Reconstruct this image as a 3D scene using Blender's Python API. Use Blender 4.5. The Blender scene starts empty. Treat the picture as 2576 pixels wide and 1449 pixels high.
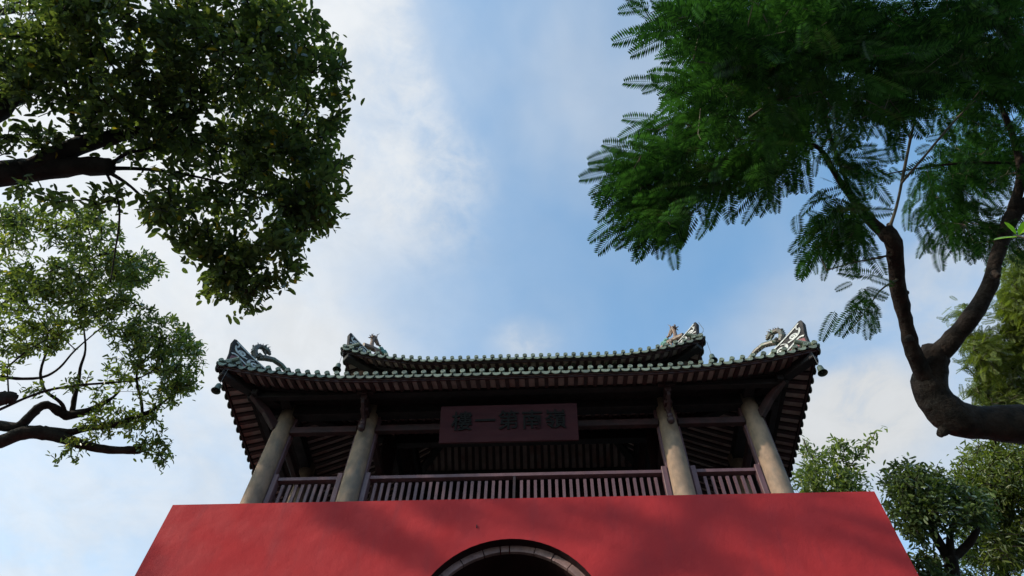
import bpy, math, random
import numpy as np
from mathutils import Vector, Matrix, noise

rng = np.random.default_rng(7)
random.seed(7)
scene = bpy.context.scene
COL = scene.collection
R = math.radians
CAMZ = 1.6

# ------------------------------------------------------------------ camera
ROT = np.array([[0.99821567, 0.03413647, 0.04899161],
                [0.05526864, -0.83877207, -0.54167038],
                [0.02260207, 0.54341156, -0.8391621]])      # columns: camera right, up, back in world axes
cd = bpy.data.cameras.new('camera')
cam = bpy.data.objects.new('camera', cd)
COL.objects.link(cam)
m4 = Matrix([[ROT[i][j] for j in range(3)] + [0] for i in range(3)] + [[0, 0, 0, 1]])
cam.matrix_world = Matrix.Translation((0, 0, CAMZ)) @ m4
cd.sensor_width = 36
cd.lens = 1745 / 2576 * 36
cd.clip_start = 0.05
cd.clip_end = 3000
scene.camera = cam

# ------------------------------------------------------------------ sun and sky
SUN = Vector((-0.82, -0.36, 0.46)).normalized()
sun_el = math.asin(SUN.z)
sun_rot = math.atan2(SUN.x, SUN.y)
w = bpy.data.worlds.new('World')
scene.world = w
w.use_nodes = True
nt = w.node_tree
nt.nodes.clear()


def N(t, typ, **kw):
    n = t.nodes.new(typ)
    for k, v in kw.items():
        setattr(n, k, v)
    return n


def px_dir(px, py):
    c = np.array([px - 1288, 724.5 - py, -1745.0])
    d = ROT @ c
    return d / np.linalg.norm(d)


class G:
    """tiny helper to write shader maths"""
    def __init__(s, t):
        s.t = t

    def _in(s, n, i, v):
        if hasattr(v, 'links') or isinstance(v, bpy.types.NodeSocket):
            s.t.links.new(v, n.inputs[i])
        else:
            n.inputs[i].default_value = v

    def m(s, op, a, b=0.0, c=None):
        n = s.t.nodes.new('ShaderNodeMath'); n.operation = op
        s._in(n, 0, a); s._in(n, 1, b)
        if c is not None:
            s._in(n, 2, c)
        return n.outputs[0]

    def v(s, op, a, b=(0, 0, 0)):
        n = s.t.nodes.new('ShaderNodeVectorMath'); n.operation = op
        s._in(n, 0, a); s._in(n, 1, b)
        return n.outputs['Value' if op in ('DOT_PRODUCT', 'LENGTH', 'DISTANCE') else 0]

    def ss(s, x, a, b, lo=0.0, hi=1.0):
        n = s.t.nodes.new('ShaderNodeMapRange'); n.interpolation_type = 'SMOOTHSTEP'
        s._in(n, 0, x)
        for i, q in zip((1, 2, 3, 4), (a, b, lo, hi)):
            n.inputs[i].default_value = q
        return n.outputs[0]

    def noise(s, vec, scale, detail=5, rough=.55, dist=0.0):
        n = s.t.nodes.new('ShaderNodeTexNoise')
        s._in(n, 'Vector', vec)
        n.inputs['Scale'].default_value = scale
        n.inputs['Detail'].default_value = detail
        n.inputs['Roughness'].default_value = rough
        n.inputs['Distortion'].default_value = dist
        return n.outputs[0]

    def mix(s, f, a, b):
        n = s.t.nodes.new('ShaderNodeMix'); n.data_type = 'RGBA'
        s._in(n, 0, f); s._in(n, 6, a); s._in(n, 7, b)
        return n.outputs[2]

    def xyz(s, a):
        n = s.t.nodes.new('ShaderNodeSeparateXYZ'); s._in(n, 0, a)
        return n.outputs

    def comb(s, x, y, z):
        n = s.t.nodes.new('ShaderNodeCombineXYZ')
        s._in(n, 0, x); s._in(n, 1, y); s._in(n, 2, z)
        return n.outputs[0]


g = G(nt)
sky = N(nt, 'ShaderNodeTexSky', sky_type='NISHITA', sun_disc=False)
sky.sun_elevation = sun_el
sky.sun_rotation = sun_rot
sky.altitude = 20
sky.air_density = 1.0
sky.dust_density = 1.6
sky.ozone_density = 1.2
tc = N(nt, 'ShaderNodeTexCoord')
D = tc.outputs['Generated']
dx, dy, dz = g.xyz(D)
den = g.m('ADD', g.m('MAXIMUM', dz, 0.0), 0.12)
P2 = g.comb(g.m('DIVIDE', dx, den), g.m('DIVIDE', dy, den), 0.0)     # the cloud deck seen as a plane overhead


def spot(px, py, r0, r1, wob=0.0, sx=1.0, ang=0.0):
    """soft mask round a direction of the sky: 1 within r0 (pixels of the photo's width), 0 beyond r1"""
    c = px_dir(px, py)
    up = np.array([0, 0, 1.0]); a = np.cross(c, up); a /= np.linalg.norm(a); b = np.cross(a, c)
    ca, sa = math.cos(ang), math.sin(ang)
    e1 = (a * ca + b * sa) / sx; e2 = (-a * sa + b * ca)
    q1 = g.v('DOT_PRODUCT', D, tuple(e1)); q2 = g.v('DOT_PRODUCT', D, tuple(e2))
    r = g.m('SQRT', g.m('ADD', g.m('MULTIPLY', q1, q1), g.m('MULTIPLY', q2, q2)))
    front = g.m('GREATER_THAN', g.v('DOT_PRODUCT', D, tuple(c)), 0.0)
    if wob:
        r = g.m('ADD', r, g.m('MULTIPLY', g.m('SUBTRACT', WOB, 0.5), wob))
    return g.m('MULTIPLY', g.ss(r, r0 / 1745, r1 / 1745, 1.0, 0.0), front)


WOB = g.noise(P2, 2.2, 4, .6)
fine = g.noise(P2, 9.0, 7, .62, .4)
puffs = g.noise(P2, 5.0, 6, .58, .2)
mott = g.noise(P2, 24.0, 5, .6, .5)
wisp = g.noise(g.v('MULTIPLY', P2, (1.9, 1.0, 1.0)), 1.9, 4, .5, .3)
# masks
band = spot(960, 120, 130, 420, .22, sx=1.0)
band = g.m('MAXIMUM', band, spot(1010, 420, 60, 330, .25, sx=.9))
edge = spot(1340, 120, 195, 285, .09, sx=1.35, ang=R(-62))       # the clear blue arc beside the big cloud
band = g.m('MULTIPLY', band, g.m('SUBTRACT', 1.0, g.m('MULTIPLY', edge, .93)))
veil_r = spot(1560, 170, 120, 430, .30)
leftpale = spot(50, 1050, 300, 1350, .15)
botl = spot(740, 890, 60, 270, .22, sx=1.25)
rightc = spot(2330, 1020, 170, 560, .30, sx=1.2)
small1 = spot(1330, 860, 10, 85, .09, sx=1.5)
cum = spot(2130, 1080, 50, 150, .16, sx=1.6)
topl = spot(300, 200, 400, 800, .1)
d_band = g.m('MULTIPLY', band, g.ss(g.m('ADD', g.m('ADD', g.m('MULTIPLY', fine, .35), g.m('MULTIPLY', puffs, .35)), g.m('MULTIPLY', mott, .30)), .38, .60, .12, 1.0))
dens = g.m('MULTIPLY', d_band, .78)
for mk, k, tex, lo, hi, base in ((veil_r, .55, wisp, .30, .70, .35), (leftpale, .80, puffs, .25, .65, .6), (botl, .85, puffs, .3, .62, .5),
                                 (rightc, .70, puffs, .30, .62, .40), (small1, .62, fine, .3, .6, .4), (cum, .98, fine, .30, .5, .6),
                                 (topl, .9, puffs, .3, .6, .6)):
    d = g.m('MULTIPLY', g.m('MULTIPLY', mk, k), g.ss(tex, lo, hi, base, 1.0))
    dens = g.m('SUBTRACT', 1.0, g.m('MULTIPLY', g.m('SUBTRACT', 1.0, dens), g.m('SUBTRACT', 1.0, d)))
thin = g.m('MULTIPLY', g.ss(wisp, .3, .75, .25, 1.0), .22)                 # thin high veil over the whole sky
dens = g.m('SUBTRACT', 1.0, g.m('MULTIPLY', g.m('SUBTRACT', 1.0, dens), g.m('SUBTRACT', 1.0, thin)))
horizon = g.ss(dz, 0.0, .45, .75, 0.0)
dens = g.m('MAXIMUM', dens, horizon)
SKYK = 0.13
CLOUD = 6.5
skyc = g.v('MULTIPLY', sky.outputs[0], (1.86, 2.74, 2.84))
glow = g.ss(g.v('DOT_PRODUCT', D, tuple(SUN)), -0.1, .95, .88, 1.16)       # clouds towards the sun are brighter
shade = g.ss(fine, .3, .65, .95, 1.03)
k = g.m('MULTIPLY', g.m('MULTIPLY', glow, shade), CLOUD)
cloudc = g.comb(g.m('MULTIPLY', k, .935), g.m('MULTIPLY', k, .965), g.m('MULTIPLY', k, .99))
out_c = g.mix(dens, skyc, cloudc)
bg = N(nt, 'ShaderNodeBackground')
bg.inputs[1].default_value = SKYK
nt.links.new(out_c, bg.inputs[0])
wo = N(nt, 'ShaderNodeOutputWorld')
nt.links.new(bg.outputs[0], wo.inputs[0])

sd = bpy.data.lights.new('sun', 'SUN')
sd.energy = 4.3
sd.angle = R(.8)
sd.color = (1.0, .87, .70)
so = bpy.data.objects.new('sun', sd)
so.rotation_euler = SUN.to_track_quat('Z', 'Y').to_euler()
so.location = (-20, -10, 20)
COL.objects.link(so)

scene.view_settings.view_transform = 'Standard'
scene.view_settings.look = 'None'
scene.view_settings.exposure = 0.0
scene.view_settings.gamma = 1
scene.view_settings.use_curve_mapping = False
scene.render.engine = 'CYCLES'
cy = scene.cycles
cy.max_bounces = 6
cy.diffuse_bounces = 3
cy.glossy_bounces = 2
cy.transmission_bounces = 3
cy.transparent_max_bounces = 4
cy.use_denoising = True
try:
    cy.denoiser = 'OPENIMAGEDENOISE'
except Exception:
    pass


# ------------------------------------------------------------------ helpers
def at_dist(px, py, d):
    p = px_dir(px, py) * d
    return np.array([p[0], p[1], p[2] + CAMZ])


WT = {}


def setparent(o, parent):
    o.parent = parent
    if parent is not None:
        t = WT.get(parent.name, (0, 0, 0))
        o.matrix_parent_inverse = Matrix.Translation((-t[0], -t[1], -t[2]))


def tag(o, label=None, cat=None, group=None, kind=None):
    if label: o['label'] = label
    if cat: o['category'] = cat
    if group: o['group'] = group
    if kind: o['kind'] = kind
    return o


def thing(name, loc, label, cat, group=None):
    o = bpy.data.objects.new(name, None)
    o.empty_display_size = .2
    o.location = loc
    COL.objects.link(o)
    WT[o.name] = tuple(loc)
    return tag(o, label, cat, group)


class MB:
    def __init__(s):
        s.v = []; s.f = []; s.uv = None

    def add(s, vs, fs):
        b = len(s.v)
        s.v.extend([tuple(map(float, q)) for q in vs])
        s.f.extend([tuple(i + b for i in f) for f in fs])
        return s

    def box(s, c, size, rot=None):
        hx, hy, hz = [q / 2 for q in size]
        vs = [Vector((x * hx, y * hy, z * hz)) for x in (-1, 1) for y in (-1, 1) for z in (-1, 1)]
        if rot is not None:
            vs = [rot @ q for q in vs]
        c = Vector(c)
        s.add([q + c for q in vs], [(0, 1, 3, 2), (4, 6, 7, 5), (0, 4, 5, 1), (2, 3, 7, 6), (0, 2, 6, 4), (1, 5, 7, 3)])
        return s

    def beam(s, pts, wd, h, up=(0, 0, 1), closed=True):
        """rectangular section swept along pts; width sideways, height along up"""
        pts = [Vector(p) for p in pts]
        up = Vector(up)
        rings = []
        for i, p in enumerate(pts):
            t = (pts[min(i + 1, len(pts) - 1)] - pts[max(i - 1, 0)]).normalized()
            side = t.cross(up).normalized()
            u = side.cross(t).normalized()
            ww = wd[i] if hasattr(wd, '__len__') else wd
            hh = h[i] if hasattr(h, '__len__') else h
            rings.append([p + side * a * ww / 2 + u * b * hh / 2 for a, b in ((-1, -1), (1, -1), (1, 1), (-1, 1))])
        vs = [q for r in rings for q in r]
        fs = []
        for i in range(len(pts) - 1):
            for k in range(4):
                fs.append((i * 4 + k, i * 4 + (k + 1) % 4, i * 4 + 4 + (k + 1) % 4, i * 4 + 4 + k))
        fs += [(3, 2, 1, 0), tuple(len(vs) - 4 + k for k in range(4))]
        return s.add(vs, fs)

    def tube(s, pts, radii, n=8, cap=True, bump=0.0):
        pts = [Vector(p) for p in pts]
        vs = []; fs = []
        prev = None
        for i, p in enumerate(pts):
            t = (pts[min(i + 1, len(pts) - 1)] - pts[max(i - 1, 0)])
            if t.length < 1e-9: t = Vector((0, 0, 1))
            t.normalize()
            if prev is None:
                a = t.cross(Vector((0, 0, 1)))
                if a.length < .1: a = t.cross(Vector((1, 0, 0)))
            else:
                a = prev - t * prev.dot(t)
            a.normalize(); prev = a
            b = t.cross(a)
            r = radii[i] if hasattr(radii, '__len__') else radii
            for k in range(n):
                an = 2 * math.pi * k / n
                rr = r
                if bump:
                    q = p + (a * math.cos(an) + b * math.sin(an)) * r
                    rr = r * (1 + bump * noise.noise(q * (1.1 / max(r, .02)) * .35) + bump * .6 * noise.noise(q * 1.0 / max(r, .02)))
                vs.append(p + (a * math.cos(an) + b * math.sin(an)) * rr)
        for i in range(len(pts) - 1):
            for k in range(n):
                fs.append((i * n + k, i * n + (k + 1) % n, (i + 1) * n + (k + 1) % n, (i + 1) * n + k))
        if cap:
            fs.append(tuple(reversed(range(n)))); fs.append(tuple(len(vs) - n + k for k in range(n)))
        return s.add(vs, fs)

    def lathe(s, prof, n=24, M=None, cap=False):
        vs = []; fs = []
        for r, z in prof:
            for k in range(n):
                a = 2 * math.pi * k / n
                vs.append(Vector((r * math.cos(a), r * math.sin(a), z)))
        for i in range(len(prof) - 1):
            for k in range(n):
                fs.append((i * n + k, i * n + (k + 1) % n, (i + 1) * n + (k + 1) % n, (i + 1) * n + k))
        if cap:
            fs.append(tuple(reversed(range(n)))); fs.append(tuple(len(vs) - n + k for k in range(n)))
        if M is not None:
            vs = [M @ q for q in vs]
        return s.add(vs, fs)

    def prism(s, poly, O, A, B, T):
        """poly of (a,b) in the plane O + a*A + b*B, thickness vector T, centred"""
        O = Vector(O); A = Vector(A); B = Vector(B); T = Vector(T)
        n = len(poly)
        vs = [O + A * a + B * b - T / 2 for a, b in poly] + [O + A * a + B * b + T / 2 for a, b in poly]
        fs = [tuple(reversed(range(n))), tuple(range(n, 2 * n))] + [(i, (i + 1) % n, n + (i + 1) % n, n + i) for i in range(n)]
        return s.add(vs, fs)

    def mesh(s, name, mat=None, smooth=False):
        me = bpy.data.meshes.new(name)
        me.from_pydata(s.v, [], s.f)
        if mat is not None: me.materials.append(mat)
        if smooth:
            me.polygons.foreach_set('use_smooth', [True] * len(me.polygons))
        me.update()
        return me

    def build(s, name, mat, parent=None, smooth=False, bevel=0.0, **kw):
        me = s.mesh(name, mat, smooth)
        if bevel:
            import bmesh
            bm = bmesh.new(); bm.from_mesh(me)
            bmesh.ops.recalc_face_normals(bm, faces=bm.faces)
            bmesh.ops.bevel(bm, geom=[e for e in bm.edges if e.calc_face_angle(0) > .6], offset=bevel, segments=1, affect='EDGES')
            bm.to_mesh(me); bm.free()
        return link(name, me, parent, **kw)


def link(name, me, parent=None, M=None, **kw):
    o = bpy.data.objects.new(name, me)
    COL.objects.link(o)
    setparent(o, parent)
    if M is not None:
        if parent is not None:
            o.matrix_basis = M
        else:
            o.matrix_basis = M
            WT[o.name] = tuple(M.translation)
    for k_, v_ in kw.items():
        o[k_ if k_ != 'cat' else 'category'] = v_
    return o


# ------------------------------------------------------------------ materials
def mat(name, col, rough=.6, col2=None, scale=6.0, detail=6, lo=.35, hi=.65, bump=.0, bscale=40.0, spec=.4, metal=0.0,
        col3=None, scale3=1.2, lo3=.55, hi3=.7, k3=1.0, coat=0.0, stretch=None, rvar=0.0, streak=None, bump2=0.0):
    m = bpy.data.materials.new(name)
    m.use_nodes = True
    t = m.node_tree
    b = t.nodes['Principled BSDF']
    h = G(t)
    co = N(t, 'ShaderNodeTexCoord').outputs['Object']
    geo = N(t, 'ShaderNodeNewGeometry')
    pos = geo.outputs['Position']
    if stretch: pos = h.v('MULTIPLY', pos, stretch)
    c = tuple(col) + (1,)
    cs = c
    if col2 is not None:
        cs = h.mix(h.ss(h.noise(pos, scale, detail, .6), lo, hi), c, tuple(col2) + (1,))
    if col3 is not None:
        f = h.m('MULTIPLY', h.ss(h.noise(pos, scale3, 5, .65), lo3, hi3), k3)
        cs = h.mix(f, cs, tuple(col3) + (1,))
    if streak is not None:
        sc_, k_ = streak
        f = h.ss(h.noise(h.v('MULTIPLY', geo.outputs['Position'], (1.0, 1.0, .09)), 3.2, 6, .7), .50, .72)
        f = h.m('MULTIPLY', h.m('MULTIPLY', f, k_), h.ss(h.noise(geo.outputs['Position'], .7, 3), .35, .65))
        cs = h.mix(f, cs, tuple(sc_) + (1,))
        f = h.m('MULTIPLY', h.ss(h.noise(geo.outputs['Position'], 23, 6, .75), .62, .72), .35)
        cs = h.mix(f, cs, tuple(q * 1.25 for q in sc_) + (1,))
    if rvar:
        oi = N(t, 'ShaderNodeObjectInfo').outputs['Random']
        hsv = N(t, 'ShaderNodeHueSaturation')
        h._in(hsv, 'Value', h.ss(oi, 0, 1, 1 - rvar, 1 + rvar))
        h._in(hsv, 'Color', cs)
        cs = hsv.outputs[0]
    h._in(b, 'Base Color', cs)
    rn = h.ss(h.noise(pos, scale * 1.7, 4), .3, .7, max(rough - .12, 0.05), min(rough + .1, 1))
    h._in(b, 'Roughness', rn)
    b.inputs['Metallic'].default_value = metal
    b.inputs['Specular IOR Level'].default_value = spec
    if coat:
        b.inputs['Coat Weight'].default_value = coat
    if bump:
        bp = N(t, 'ShaderNodeBump')
        bp.inputs['Strength'].default_value = 1.0
        bp.inputs['Distance'].default_value = bump
        hh = h.noise(pos, bscale, 6, .6)
        if bump2:
            hh = h.m('ADD', hh, h.m('MULTIPLY', h.noise(pos, 2.6, 4, .5), bump2))
        h._in(bp, 'Height', hh)
        t.links.new(bp.outputs[0], b.inputs['Normal'])
    return m


def leaf_mat(name, cols, trans=.35, rough=.45, clump=1.3, yellow=None, ycut=.93, tcol=(1.5, 1.6, .6), gloss=.22):
    m = bpy.data.materials.new(name)
    m.use_nodes = True
    t = m.node_tree
    t.nodes.clear()
    h = G(t)
    geo = N(t, 'ShaderNodeNewGeometry')
    oi = N(t, 'ShaderNodeObjectInfo')
    r = h.m('FRACT', h.m('ADD', geo.outputs['Random Per Island'], oi.outputs['Random']))
    n = h.noise(geo.outputs['Position'], clump, 3, .6)
    f = h.ss(h.m('ADD', h.m('MULTIPLY', n, .75), h.m('MULTIPLY', r, .35)), .35, .75)
    c = h.mix(f, tuple(cols[0]) + (1,), tuple(cols[1]) + (1,))
    if yellow is not None:
        r2 = h.m('FRACT', h.m('MULTIPLY', r, 17.3))
        c = h.mix(h.m('GREATER_THAN', r2, ycut), c, tuple(yellow) + (1,))
    d = N(t, 'ShaderNodeBsdfDiffuse'); h._in(d, 0, c)
    tr = N(t, 'ShaderNodeBsdfTranslucent')
    h._in(tr, 0, h.v('MULTIPLY', c, tcol))
    gl = N(t, 'ShaderNodeBsdfGlossy'); gl.inputs['Roughness'].default_value = rough
    gl.inputs[0].default_value = (.5, .5, .5, 1)
    mx = N(t, 'ShaderNodeMixShader'); mx.inputs[0].default_value = trans
    t.links.new(d.outputs[0], mx.inputs[1]); t.links.new(tr.outputs[0], mx.inputs[2])
    fr = N(t, 'ShaderNodeFresnel'); fr.inputs[0].default_value = 1.4
    mx2 = N(t, 'ShaderNodeMixShader')
    h._in(mx2, 0, h.m('MULTIPLY', fr.outputs[0], gloss))
    t.links.new(mx.outputs[0], mx2.inputs[1]); t.links.new(gl.outputs[0], mx2.inputs[2])
    o = N(t, 'ShaderNodeOutputMaterial')
    t.links.new(mx2.outputs[0], o.inputs[0])
    return m


M_wall = mat('red_plaster', (.37, .028, .031), .8, (.325, .026, .030), 1.6, 7, .35, .68, bump=.0022, bscale=55,
             spec=.10, col3=(.37, .036, .042), scale3=.8, lo3=.52, hi3=.78, k3=.7, streak=((.26, .030, .036), .75), bump2=9.0)
M_slab = mat('terrace_stone', (.22, .20, .18), .8, (.15, .14, .13), 5, bump=.002)
M_stone_col = mat('column_stone', (.27, .178, .125), .85, (.17, .118, .088), 7, 8, .35, .66, bump=.003, bscale=26, spec=.3,
                  col3=(.13, .115, .10), scale3=2.6, lo3=.54, hi3=.72, k3=.7, stretch=(1, 1, .55))
M_lacq = mat('maroon_lacquer', (.125, .058, .066), .6, (.09, .040, .048), 7, bump=.0008, spec=.45, stretch=(1, 1, .25))
M_wood = mat('dark_red_wood', (.050, .017, .018), .6, (.026, .012, .013), 5, 6, .35, .65, bump=.001, spec=.35, rvar=.15)
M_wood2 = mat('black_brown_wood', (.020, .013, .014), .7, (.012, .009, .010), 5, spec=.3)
M_soffit = mat('soffit_boards', (.44, .33, .305), .85, (.30, .225, .21), 3.5, 6, .35, .65, spec=.2,
               col3=(.30, .12, .10), scale3=1.3, lo3=.5, hi3=.66, k3=.6)
M_tile = mat('green_glazed_tile', (.130, .148, .108), .6, (.075, .085, .062), 9, 7, .35, .7, bump=.0012, bscale=60, spec=.55,
             col3=(.19, .21, .155), scale3=14, lo3=.54, hi3=.7, k3=.6, rvar=.28)
M_pan = mat('roof_pan_tiles', (.10, .11, .10), .8, (.05, .06, .05), 6, bump=.004)
M_ridge = mat('ridge_plaster', (.028, .024, .026), .85, (.05, .044, .044), 8, bump=.002, spec=.12)
M_scroll = mat('white_scroll_plaster', (.52, .50, .48), .8, (.34, .33, .33), 14, bump=.001)
M_pink = mat('ridge_red_edge', (.25, .07, .075), .7, (.14, .05, .06), 10)
M_dragon = mat('dragon_glaze', (.10, .065, .048), .5, (.045, .045, .034), 22, 6, .4, .6, bump=.003, bscale=60, spec=.6,
               col3=(.06, .11, .07), scale3=9, lo3=.5, hi3=.62, k3=.9)
M_dragon2 = mat('brown_dragon_glaze', (.19, .10, .06), .55, (.09, .055, .042), 20, 6, .4, .6, bump=.003, bscale=60, spec=.5)
M_blue = mat('cobalt_glaze', (.05, .055, .16), .4, (.09, .08, .15), 16, spec=.6)
M_teal = mat('teal_glaze', (.06, .17, .15), .4, (.10, .22, .17), 18, spec=.6)
M_bell = mat('bell_bronze', (.055, .075, .06), .5, (.10, .115, .08), 16, bump=.001, spec=.5, metal=.4)
M_wire = mat('wire_metal', (.10, .10, .10), .6, spec=.2)
M_plaque = mat('plaque_board', (.048, .014, .017), .85, (.036, .011, .014), 3, spec=.12, stretch=(1, 1, 5))
M_letter = mat('plaque_lettering', (.010, .010, .010), .9, (.014, .013, .013), 20, spec=.1)
M_vous = mat('arch_stone', (.26, .155, .15), .8, (.17, .10, .10), 8, bump=.003, bscale=30, rvar=.25)
M_gate_shade = mat('gateway_painted_shade', (.030, .010, .012), .9, (.022, .009, .011), 3, spec=.1)  # shade under the arch and inside the gateway is put into this colour
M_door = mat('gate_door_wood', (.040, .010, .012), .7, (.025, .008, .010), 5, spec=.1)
M_ground = mat('paving', (.075, .07, .064), .9, (.05, .048, .044), .8, bump=.004, bscale=8)
M_bark = mat('dark_bark', (.034, .028, .025), .95, (.017, .014, .013), 7, 8, .35, .65, bump=.02, bscale=14, spec=.15)
M_bark2 = mat('red_brown_bark', (.036, .026, .022), .95, (.015, .012, .011), 9, 8, .35, .65, bump=.045, bscale=13, spec=.15,
              col3=(.065, .055, .046), scale3=5, lo3=.58, hi3=.7, k3=.6)
M_twig = mat('twig_bark', (.10, .085, .055), .8, (.06, .05, .04), 9)
M_leaf1 = leaf_mat('broad_leaf', ((.046, .068, .034), (.105, .135, .048)), .42, .35, 1.1, yellow=(.28, .20, .03), ycut=.985)
M_leaf2 = leaf_mat('small_leaf', ((.070, .100, .042), (.17, .205, .062)), .42, .4, .8, yellow=(.34, .30, .04), ycut=.985)
M_frond = leaf_mat('feather_leaf', ((.010, .024, .013), (.038, .086, .026)), .40, .5, 1.1, tcol=(1.2, 1.7, .6), gloss=.06)
M_leaf5 = leaf_mat('dark_glossy_leaf', ((.036, .056, .028), (.090, .120, .040)), .36, .3, .9)
M_leaf6 = leaf_mat('yellow_green_leaf', ((.060, .088, .027), (.150, .180, .042)), .42, .5, .7)
M_shoot = leaf_mat('young_leaf', ((.16, .30, .03), (.22, .36, .04)), .5, .4)

# ------------------------------------------------------------------ ground
gm = MB()
gm.add([(-600, -600, 0), (600, -600, 0), (600, 600, 0), (-600, 600, 0)], [(0, 1, 2, 3)])
gm.build('ground', M_ground, kind='structure')

# ------------------------------------------------------------------ gate tower: red base
Z = CAMZ
WX0, WX1, WY0, WY1, WZ = -4.865, 3.908, 6.9, 14.9, 5.846 + Z
tower = thing('gate_tower', ((WX0 + WX1) / 2, WY0, 0), 'red gate tower with arched gateway and a two-tiered green tiled pavilion on top', 'tower')
ACX, ACZ, AR = -0.515, 4.18 + Z, 1.07


def arch_pts(r, n=28, zc=ACZ, base=0.0):
    pts = [(ACX - r, base)]
    for i in range(n + 1):
        a = math.pi - math.pi * i / n
        pts.append((ACX + r * math.cos(a), zc + r * math.sin(a)))
    pts.append((ACX + r, base))
    return pts


def wall_with_arch(mb, y, r, flip=False):
    ap = arch_pts(r)
    xs = [ACX - r] + [p[0] for p in ap[1:-1]] + [ACX + r]
    # left and right slabs
    quads = []
    nx = 14
    for (xa, xb) in ((WX0, ACX - r), (ACX + r, WX1)):
        quads.append([(xa, y, 0), (xb, y, 0), (xb, y, WZ), (xa, y, WZ)])
    pts = ap[1:-1]
    for i in range(len(pts) - 1):
        (xa, za), (xb, zb) = pts[i], pts[i + 1]
        quads.append([(xa, y, za), (xb, y, zb), (xb, y, WZ), (xa, y, WZ)])
    for q in quads:
        mb.add(q, [(0, 1, 2, 3)])
    return mb


mb = MB()
wall_with_arch(mb, WY0, AR)
wall_with_arch(mb, WY1, AR)
for xx in (WX0, WX1):
    mb.add([(xx, WY0, 0), (xx, WY1, 0), (xx, WY1, WZ), (xx, WY0, WZ)], [(0, 1, 2, 3)])
mb.add([(WX0, WY0, WZ), (WX1, WY0, WZ), (WX1, WY1, WZ), (WX0, WY1, WZ)], [(0, 1, 2, 3)])
ap = arch_pts(AR)
wall = mb.build('wall', M_wall, tower)
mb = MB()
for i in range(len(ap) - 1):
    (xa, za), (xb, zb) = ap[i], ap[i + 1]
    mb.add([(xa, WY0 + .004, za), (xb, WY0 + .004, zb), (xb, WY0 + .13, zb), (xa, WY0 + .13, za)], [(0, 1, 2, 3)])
mb.build('arch_reveal', M_gate_shade, tower)  # underside of the red wall, with its shade painted in as a dark colour

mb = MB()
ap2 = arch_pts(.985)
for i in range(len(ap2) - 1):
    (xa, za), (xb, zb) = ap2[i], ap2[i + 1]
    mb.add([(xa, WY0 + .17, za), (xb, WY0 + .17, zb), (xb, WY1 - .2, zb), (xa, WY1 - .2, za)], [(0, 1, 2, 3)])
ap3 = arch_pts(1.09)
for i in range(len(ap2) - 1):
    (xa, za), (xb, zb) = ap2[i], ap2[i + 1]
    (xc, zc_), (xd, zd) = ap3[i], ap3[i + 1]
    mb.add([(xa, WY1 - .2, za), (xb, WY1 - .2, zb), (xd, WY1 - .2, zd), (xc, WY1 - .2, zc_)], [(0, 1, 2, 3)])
vault = mb.build('gateway_vault', M_gate_shade, tower)
# door leaves deep inside the gateway
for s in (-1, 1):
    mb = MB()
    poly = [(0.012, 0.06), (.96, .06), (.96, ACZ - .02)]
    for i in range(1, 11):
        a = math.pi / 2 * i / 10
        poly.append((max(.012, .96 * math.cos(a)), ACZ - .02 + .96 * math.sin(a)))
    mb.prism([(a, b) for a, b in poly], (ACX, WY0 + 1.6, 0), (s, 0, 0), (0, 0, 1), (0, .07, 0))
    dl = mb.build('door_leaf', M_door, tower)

hk = px_dir(1199, 1324); hk = hk * (6.893 / hk[1])
MB().box((hk[0], hk[1], hk[2] + CAMZ), (.008, .014, .04)).build('iron_pin', M_wood2, tower)

# ring of stone blocks, each its own piece
nb = 13
angs = [0]
rr_ = random.Random(3)
wts = [1 + rr_.uniform(-.25, .25) for _ in range(nb)]
wts[6] = .42
tot = sum(wts)
a0 = math.pi
for i in range(nb):
    a1 = a0 - math.pi * wts[i] / tot
    gap = .006
    mb = MB()
    ns = 5
    vs = []; fs = []
    yf = WY0 + .125 + rr_.uniform(-.004, .004)
    for j in range(ns + 1):
        a = a0 - gap + (a1 + gap - a0 + gap) * j / ns
        for (r, y) in ((.988, yf), (1.078, yf), (1.078, WY0 + .19), (.988, WY0 + .19)):
            vs.append((ACX + r * math.cos(a), y, ACZ + r * math.sin(a)))
    for j in range(ns):
        for k in range(4):
            fs.append((j * 4 + k, j * 4 + (k + 1) % 4, j * 4 + 4 + (k + 1) % 4, j * 4 + 4 + k))
    fs += [(0, 1, 2, 3), tuple(ns * 4 + k for k in (3, 2, 1, 0))]
    mb.add(vs, fs)
    mb.build('arch_stone', M_vous, tower)
    a0 = a1
for s in (-1, 1):                       # jamb stones below the springing
    z = 0.0
    while z < ACZ - .02:
        h = min(.42 + rr_.uniform(-.08, .08), ACZ - z)
        mb = MB()
        mb.box((ACX + s * 1.033, WY0 + .157, z + h / 2), (.09, .065, h - .01))
        mb.build('jamb_stone', M_vous, tower)
        z += h

# terrace floor
MB().box(((WX0 + WX1) / 2, (WY0 + WY1) / 2 + .05, WZ + .012), (WX1 - WX0 - .3, WY1 - WY0 - .4, .02)).build('terrace_floor', M_slab, tower)

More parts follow.
